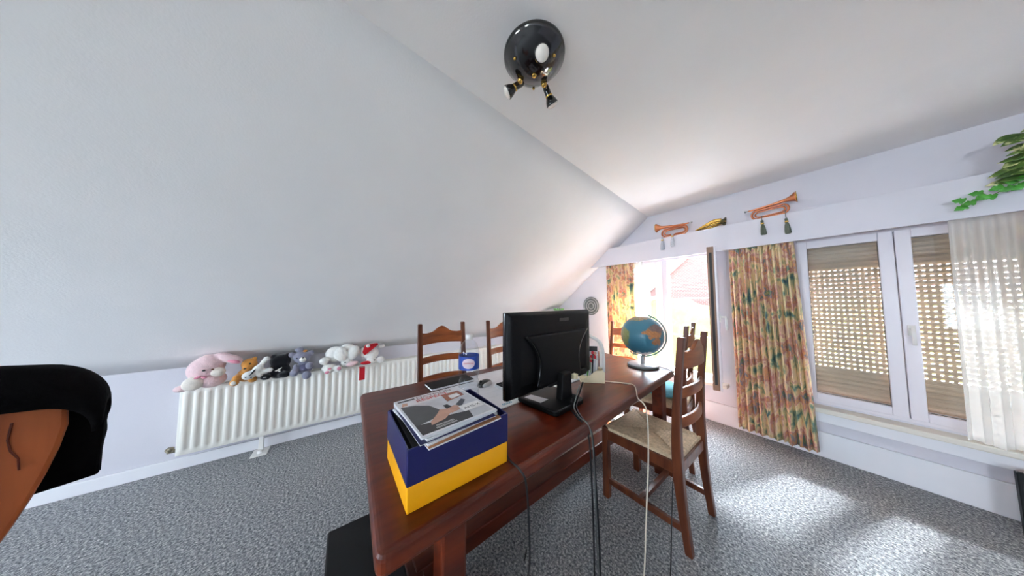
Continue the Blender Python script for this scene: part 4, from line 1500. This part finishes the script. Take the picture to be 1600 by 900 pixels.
ex = (-0.700, 0.90)
cable('monitor_cable', [(-0.80, 1.05, 0.86), (-0.785, 0.99, 0.80), (-0.75, 0.93, 0.775), (-0.685, 0.885, 0.768), (-0.640, 0.895, 0.72), (-0.638, 0.915, 0.50), (-0.640, 0.935, 0.25), (-0.635, 0.935, 0.03), (-0.58, 0.90, 0.006), (-0.48, 0.84, 0.006)],
      0.0045, 'cord_black', 'thick black monitor cable hanging over the table edge, furthest from the boxes')
cable('monitor_cable', [(-0.795, 0.95, 0.80), (-0.77, 0.91, 0.772), (-0.70, 0.872, 0.768), (-0.640, 0.870, 0.72), (-0.640, 0.89, 0.50), (-0.650, 0.91, 0.25), (-0.645, 0.905, 0.03), (-0.60, 0.86, 0.006), (-0.50, 0.78, 0.006)],
      0.004, 'cord_black', 'black power cable hanging over the table edge, nearest the navy box')
cable('monitor_cable', [(-0.80, 1.02, 0.85), (-0.775, 0.955, 0.80), (-0.745, 0.905, 0.785), (-0.692, 0.873, 0.776), (-0.634, 0.880, 0.73), (-0.628, 0.895, 0.50), (-0.645, 0.925, 0.22), (-0.625, 0.92, 0.03), (-0.57, 0.86, 0.006), (-0.46, 0.76, 0.006)],
      0.003, 'pewter', 'thin grey cable running down with the black monitor cables')
cable('box_cable', [(-0.70, 0.475, 0.766), (-0.655, 0.462, 0.765), (-0.605, 0.47, 0.755), (-0.592, 0.485, 0.70), (-0.62, 0.52, 0.45), (-0.75, 0.61, 0.2), (-0.90, 0.705, 0.006), (-0.98, 0.80, 0.006)],
      0.0035, 'cord_black', 'thin black cable dropping from behind the yellow box to the carpet')
cable('lamp_cord', [(-0.90, 1.41, 0.766), (-0.84, 1.46, 0.764), (-0.76, 1.50, 0.764), (-0.70, 1.42, 0.764), (-0.645, 1.325, 0.762), (-0.590, 1.30, 0.72), (-0.575, 1.27, 0.5), (-0.575, 1.23, 0.25), (-0.572, 1.185, 0.01), (-0.55, 1.10, 0.006)],
      0.0035, 'cord_white', 'cream cord lying across the table and dropping in front of the rush chair')


def switch(o, p0):
    MB().cbox(Vector((-0.555, 1.535, 0.485)) - p0, (0.018, 0.022, 0.055)).obj('inline_switch', 'black_plastic', o, bevel=0.004)


cable('globe_cord', [(-0.825, 2.055, 0.768), (-0.76, 2.05, 0.765), (-0.70, 1.98, 0.762), (-0.670, 1.90, 0.70), (-0.60, 1.66, 0.60), (-0.557, 1.545, 0.52), (-0.553, 1.53, 0.45), (-0.53, 1.41, 0.20), (-0.50, 1.29, 0.01), (-0.48, 1.20, 0.006)],
      0.003, 'cord_black', 'black globe cord with an inline switch hanging past the rush seat', switch)

# ================================================================== FLOOR ITEMS
pcx = tag(empty('computer_tower', (-0.91, 0.075, 0)), 'black computer tower on the carpet under the near end of the table', 'computer')
MB().box(-0.21, 0.21, -0.105, 0.105, 0.012, 0.45).obj('case', 'black_matte', pcx, bevel=0.006)
MB().box(0.21, 0.222, -0.10, 0.10, 0.02, 0.445).obj('front_panel', 'black_plastic', pcx, bevel=0.004)
for sx in (-0.16, 0.16):
    for sy in (-0.075, 0.075):
        MB().lathe([(0.015, 0.0), (0.018, 0.013)], 12, Matrix.Translation((sx, sy, 0))).obj('rubber_foot', 'gasket', pcx)
MB().box(0.222, 0.224, -0.075, 0.075, 0.36, 0.40).obj('disc_drive', 'black_gloss', pcx)
MB().lathe([(0.0, 0.0), (0.012, 0.0), (0.012, 0.004), (0.0, 0.004)], 16, Matrix.Translation((0.222, 0.0, 0.31)) @ Matrix.Rotation(PI / 2, 4, 'Y')).obj('power_button', 'silver', pcx)

cbx = tag(empty('cardboard_box', (-1.350, 1.50, 0), math.radians(3)), 'pale cardboard box on the carpet underneath the table', 'box')
tr2 = MB()
for (a, c, d, e) in ((-0.145, -0.140, -0.25, 0.25), (0.140, 0.145, -0.25, 0.25), (-0.140, 0.140, -0.25, -0.245), (-0.140, 0.140, 0.245, 0.25)):
    tr2.box(a, c, d, e, 0.0, 0.42)
tr2.box(-0.140, 0.140, -0.245, 0.245, 0.0, 0.005)
tr2.obj('carton', 'cardboard', cbx)
MB().box(-0.145, -0.003, -0.25, 0.25, 0.42, 0.424).obj('flap', 'cardboard', cbx)
MB().box(0.003, 0.145, -0.25, 0.25, 0.42, 0.424).obj('flap', 'cardboard', cbx)

ft_ = tag(empty('framed_panel', (0.88, 3.06, 0)), 'black framed panel with a thin silver border standing against the baseboard', 'panel')
mxf = Matrix.Rotation(math.radians(-6), 4, 'X')
for (a, c, d, e) in ((-0.31, -0.285, 0.0, 0.34), (0.285, 0.31, 0.0, 0.34), (-0.285, 0.285, 0.315, 0.34), (-0.285, 0.285, 0.0, 0.03)):
    MB().box(a, c, -0.02, 0.02, d, e, mxf).obj('frame_bar', 'black_plastic', ft_, bevel=0.003)
for (a, c, d, e) in ((-0.285, -0.275, 0.03, 0.315), (0.275, 0.285, 0.03, 0.315), (-0.275, 0.275, 0.305, 0.315), (-0.275, 0.275, 0.03, 0.04)):
    MB().box(a, c, -0.016, 0.016, d, e, mxf).obj('inner_border', 'silver', ft_)
MB().box(-0.275, 0.275, -0.006, 0.006, 0.04, 0.305, mxf).obj('dark_panel', 'black_matte', ft_)

# ================================================================== PLUSH TOYS ON THE RADIATOR
TX = -2.835


def plush(name, label, m, blobs, parts, base, cat='plush toy'):
    """blobs: (y, z, depth, ry, rz, rd, roll) in room coordinates; roll turns in the wall plane"""
    o = tag(empty(name, (TX, base, 0.635)), label, cat, 'plush toys along the radiator')

    def add(mb, bl, rings=10):
        yy, zz, dd, ry, rz2, rd = bl[:6]
        roll = bl[6] if len(bl) > 6 else 0
        mb.ell((dd, yy - base, zz - 0.635), (rd, ry, rz2), 16, rings, Matrix.Rotation(math.radians(roll), 3, 'X'))
    mb = MB()
    for bl in blobs:
        add(mb, bl)
    mb.obj('plush_body', m, o, smooth=True, remesh=0.007)
    for nm, pm, bls in parts:
        for bl in bls:
            q_ = MB()
            add(q_, bl)
            q_.obj(nm, pm, o, smooth=True)
    return o


def pm(nm, c, var=0.08):
    M[nm] = mat(nm, c, rough=0.95, var=var, scale=45, bump=0.5, bscale=220, sheen=0.4, spec=0.1)
    return nm


pm('plush_pink', rgb(236, 204, 206)); pm('plush_pink_deep', rgb(228, 150, 170)); pm('plush_cream', rgb(236, 226, 214)); pm('plush_gold', rgb(206, 142, 66), 0.12)
pm('plush_white', rgb(238, 236, 230)); pm('plush_black', rgb(16, 17, 24)); pm('plush_grey', rgb(138, 138, 156), 0.12); pm('plush_greyviolet', rgb(98, 96, 124)); pm('felt_red', rgb(190, 24, 36)); pm('plush_brown', rgb(120, 72, 36))

plush('plush_rabbit', 'big pale pink plush rabbit with a floppy ear at the end of the radiator', 'plush_pink',
      [(-0.870, 0.775, 0.0, 0.088, 0.092, 0.085), (-0.850, 0.80, -0.005, 0.085, 0.085, 0.08), (-0.830, 0.69, 0.0, 0.075, 0.058, 0.08), (-0.735, 0.838, 0.02, 0.072, 0.034, 0.035, -24),
       (-0.785, 0.862, 0.0, 0.05, 0.03, 0.035, -10), (-0.96, 0.657, 0.03, 0.04, 0.024, 0.05)],
      [('arm', 'plush_cream', [(-0.900, 0.690, 0.065, 0.055, 0.050, 0.035, 20)]), ('muzzle', 'plush_cream', [(-0.790, 0.752, 0.048, 0.040, 0.036, 0.030)]),
       ('eye', 'black_gloss', [(-0.850, 0.780, 0.080, 0.009, 0.007, 0.006)]), ('nose', 'plush_brown', [(-0.808, 0.782, 0.082, 0.008, 0.006, 0.008)]),
       ('ear_lining', 'plush_pink_deep', [(-0.715, 0.820, 0.040, 0.042, 0.016, 0.020, -24)]), ('ribbon', 'plush_pink_deep', [(-0.875, 0.735, 0.085, 0.020, 0.008, 0.010, 20), (-0.845, 0.730, 0.085, 0.016, 0.008, 0.010, -15)])], -0.86)
plush('teddy_bear', 'small golden-brown teddy bear beside the pink plush rabbit', 'plush_gold',
      [(-0.640, 0.775, -0.01, 0.048, 0.048, 0.045), (-0.645, 0.745, 0.015, 0.030, 0.025, 0.035), (-0.612, 0.815, -0.01, 0.018, 0.018, 0.014), (-0.655, 0.69, -0.01, 0.055, 0.055, 0.05), (-0.70, 0.655, 0.06, 0.028, 0.028, 0.028),
       (-0.695, 0.68, 0.03, 0.026, 0.030, 0.04), (-0.605, 0.66, 0.05, 0.028, 0.026, 0.03)],
      [('eye', 'black_gloss', [(-0.628, 0.785, 0.034, 0.007, 0.007, 0.006)]), ('nose', 'black_gloss', [(-0.650, 0.752, 0.050, 0.009, 0.006, 0.006)]), ('paw_pad', 'plush_cream', [(-0.70, 0.655, 0.082, 0.016, 0.016, 0.008)])], -0.65)
plush('plush_puppy', 'little white plush puppy with a dark collar sprawled on the teddy bear', 'plush_white',
      [(-0.622, 0.700, 0.075, 0.040, 0.034, 0.034, 12), (-0.575, 0.738, 0.065, 0.032, 0.040, 0.034, -25), (-0.548, 0.790, 0.055, 0.018, 0.034, 0.018, -30), (-0.530, 0.815, 0.055, 0.022, 0.020, 0.020), (-0.525, 0.720, 0.065, 0.040, 0.018, 0.018, 10),
       (-0.505, 0.722, 0.065, 0.021, 0.020, 0.020), (-0.560, 0.695, 0.07, 0.020, 0.020, 0.020)],
      [('collar', 'plush_black', [(-0.598, 0.722, 0.078, 0.006, 0.036, 0.034, -30)]), ('eye', 'black_gloss', [(-0.610, 0.707, 0.109, 0.005, 0.004, 0.004), (-0.630, 0.695, 0.110, 0.005, 0.004, 0.004)]), ('nose', 'black_gloss', [(-0.600, 0.690, 0.110, 0.006, 0.005, 0.005)])], -0.57)
plush('plush_cat', 'black plush toy with a white chest print between puppy and grey bear', 'plush_black',
      [(-0.455, 0.770, -0.015, 0.070, 0.062, 0.05), (-0.460, 0.69, -0.005, 0.075, 0.065, 0.055), (-0.53, 0.665, 0.05, 0.035, 0.026, 0.03), (-0.42, 0.665, 0.05, 0.04, 0.028, 0.035), (-0.50, 0.815, -0.015, 0.022, 0.022, 0.02), (-0.41, 0.815, -0.015, 0.022, 0.022, 0.02)],
      [('chest_print', 'plush_white', [(-0.452, 0.715, 0.052, 0.016, 0.006, 0.006, 30), (-0.450, 0.700, 0.054, 0.010, 0.007, 0.006, -40), (-0.468, 0.705, 0.053, 0.010, 0.005, 0.006), (-0.440, 0.722, 0.050, 0.008, 0.004, 0.006, 60)]),
       ('foot_mark', 'plush_white', [(-0.53, 0.668, 0.078, 0.010, 0.003, 0.004)])], -0.46)
plush('plush_bear', 'grey plush bear with a pale muzzle, one foot over the radiator front', 'plush_grey',
      [(-0.315, 0.785, 0.0, 0.060, 0.050, 0.05), (-0.385, 0.815, -0.005, 0.026, 0.026, 0.018), (-0.255, 0.818, -0.005, 0.026, 0.026, 0.018), (-0.295, 0.69, 0.0, 0.060, 0.058, 0.055), (-0.255, 0.715, 0.055, 0.028, 0.030, 0.026), (-0.355, 0.668, 0.06, 0.032, 0.032, 0.03),
       (-0.270, 0.640, 0.085, 0.034, 0.036, 0.03), (-0.345, 0.70, 0.04, 0.022, 0.04, 0.025, 20), (-0.335, 0.855, -0.01, 0.034, 0.022, 0.03)],
      [('muzzle', 'plush_white', [(-0.305, 0.772, 0.046, 0.024, 0.022, 0.020, -20)]), ('eye', 'black_gloss', [(-0.302, 0.792, 0.058, 0.006, 0.006, 0.005), (-0.345, 0.788, 0.045, 0.006, 0.006, 0.005)]),
       ('shirt', 'plush_greyviolet', [(-0.292, 0.695, 0.004, 0.061, 0.045, 0.058)]), ('flower', 'plush_gold', [(-0.292, 0.845, 0.030, 0.016, 0.010, 0.012)])], -0.31)
plush('plush_rabbit', 'white plush rabbit with long hanging ears and pink foot pads', 'plush_white',
      [(-0.075, 0.780, -0.02, 0.080, 0.075, 0.055), (-0.030, 0.785, 0.045, 0.050, 0.075, 0.025, 8), (0.070, 0.785, 0.030, 0.050, 0.070, 0.030, -22), (0.02, 0.84, 0.0, 0.06, 0.03, 0.04), (-0.155, 0.735, 0.03, 0.040, 0.034, 0.034, 25),
       (-0.115, 0.66, 0.03, 0.060, 0.040, 0.05), (-0.120, 0.648, 0.075, 0.034, 0.030, 0.022), (-0.048, 0.658, 0.075, 0.032, 0.032, 0.022), (0.02, 0.69, 0.0, 0.05, 0.05, 0.05)],
      [('foot_pad', 'plush_pink_deep', [(-0.127, 0.640, 0.093, 0.018, 0.014, 0.006, 15), (-0.040, 0.660, 0.093, 0.016, 0.017, 0.006), (-0.112, 0.668, 0.090, 0.014, 0.010, 0.006, 15)]), ('muzzle', 'plush_pink', [(0.062, 0.680, 0.055, 0.050, 0.022, 0.025, 12)]),
       ('eye', 'black_gloss', [(0.005, 0.700, 0.052, 0.007, 0.006, 0.006)])], -0.04)
plush('plush_bear', 'white plush bear with a red hat lying at the far end of the row', 'plush_white',
      [(0.225, 0.750, -0.01, 0.072, 0.066, 0.05), (0.320, 0.812, -0.015, 0.032, 0.020, 0.020, 10), (0.310, 0.680, 0.03, 0.040, 0.034, 0.03), (0.225, 0.678, 0.03, 0.050, 0.035, 0.04), (0.15, 0.77, -0.01, 0.03, 0.05, 0.03)],
      [('eye', 'black_gloss', [(0.248, 0.690, 0.066, 0.006, 0.006, 0.005)]), ('pompom', 'plush_white', [(0.190, 0.838, 0.055, 0.018, 0.016, 0.016)]), ('scarf', 'felt_red', [(0.180, 0.672, 0.055, 0.050, 0.018, 0.020)])], 0.22)
wb = bpy.data.objects.get('plush_bear.001')
hat = MB().prism(round_poly([(0.145 - 0.22, 0.775 - 0.635), (0.165 - 0.22, 0.748 - 0.635), (0.285 - 0.22, 0.845 - 0.635), (0.272 - 0.22, 0.858 - 0.635), (0.165 - 0.22, 0.848 - 0.635)], 0.012), 0.012, 0.052, lambda a, c, d: (d, a, c))
hat.obj('hat', 'felt_red', wb, bevel=0.006)
rb = MB()
rb.box(0.050, 0.100, 0.120 - 0.22, 0.168 - 0.22, 0.0, 0.006)
rb.box(0.100, 0.106, 0.120 - 0.22, 0.168 - 0.22, -0.115, 0.006)
rb.obj('red_ribbon', 'felt_red', wb, bevel=0.002)
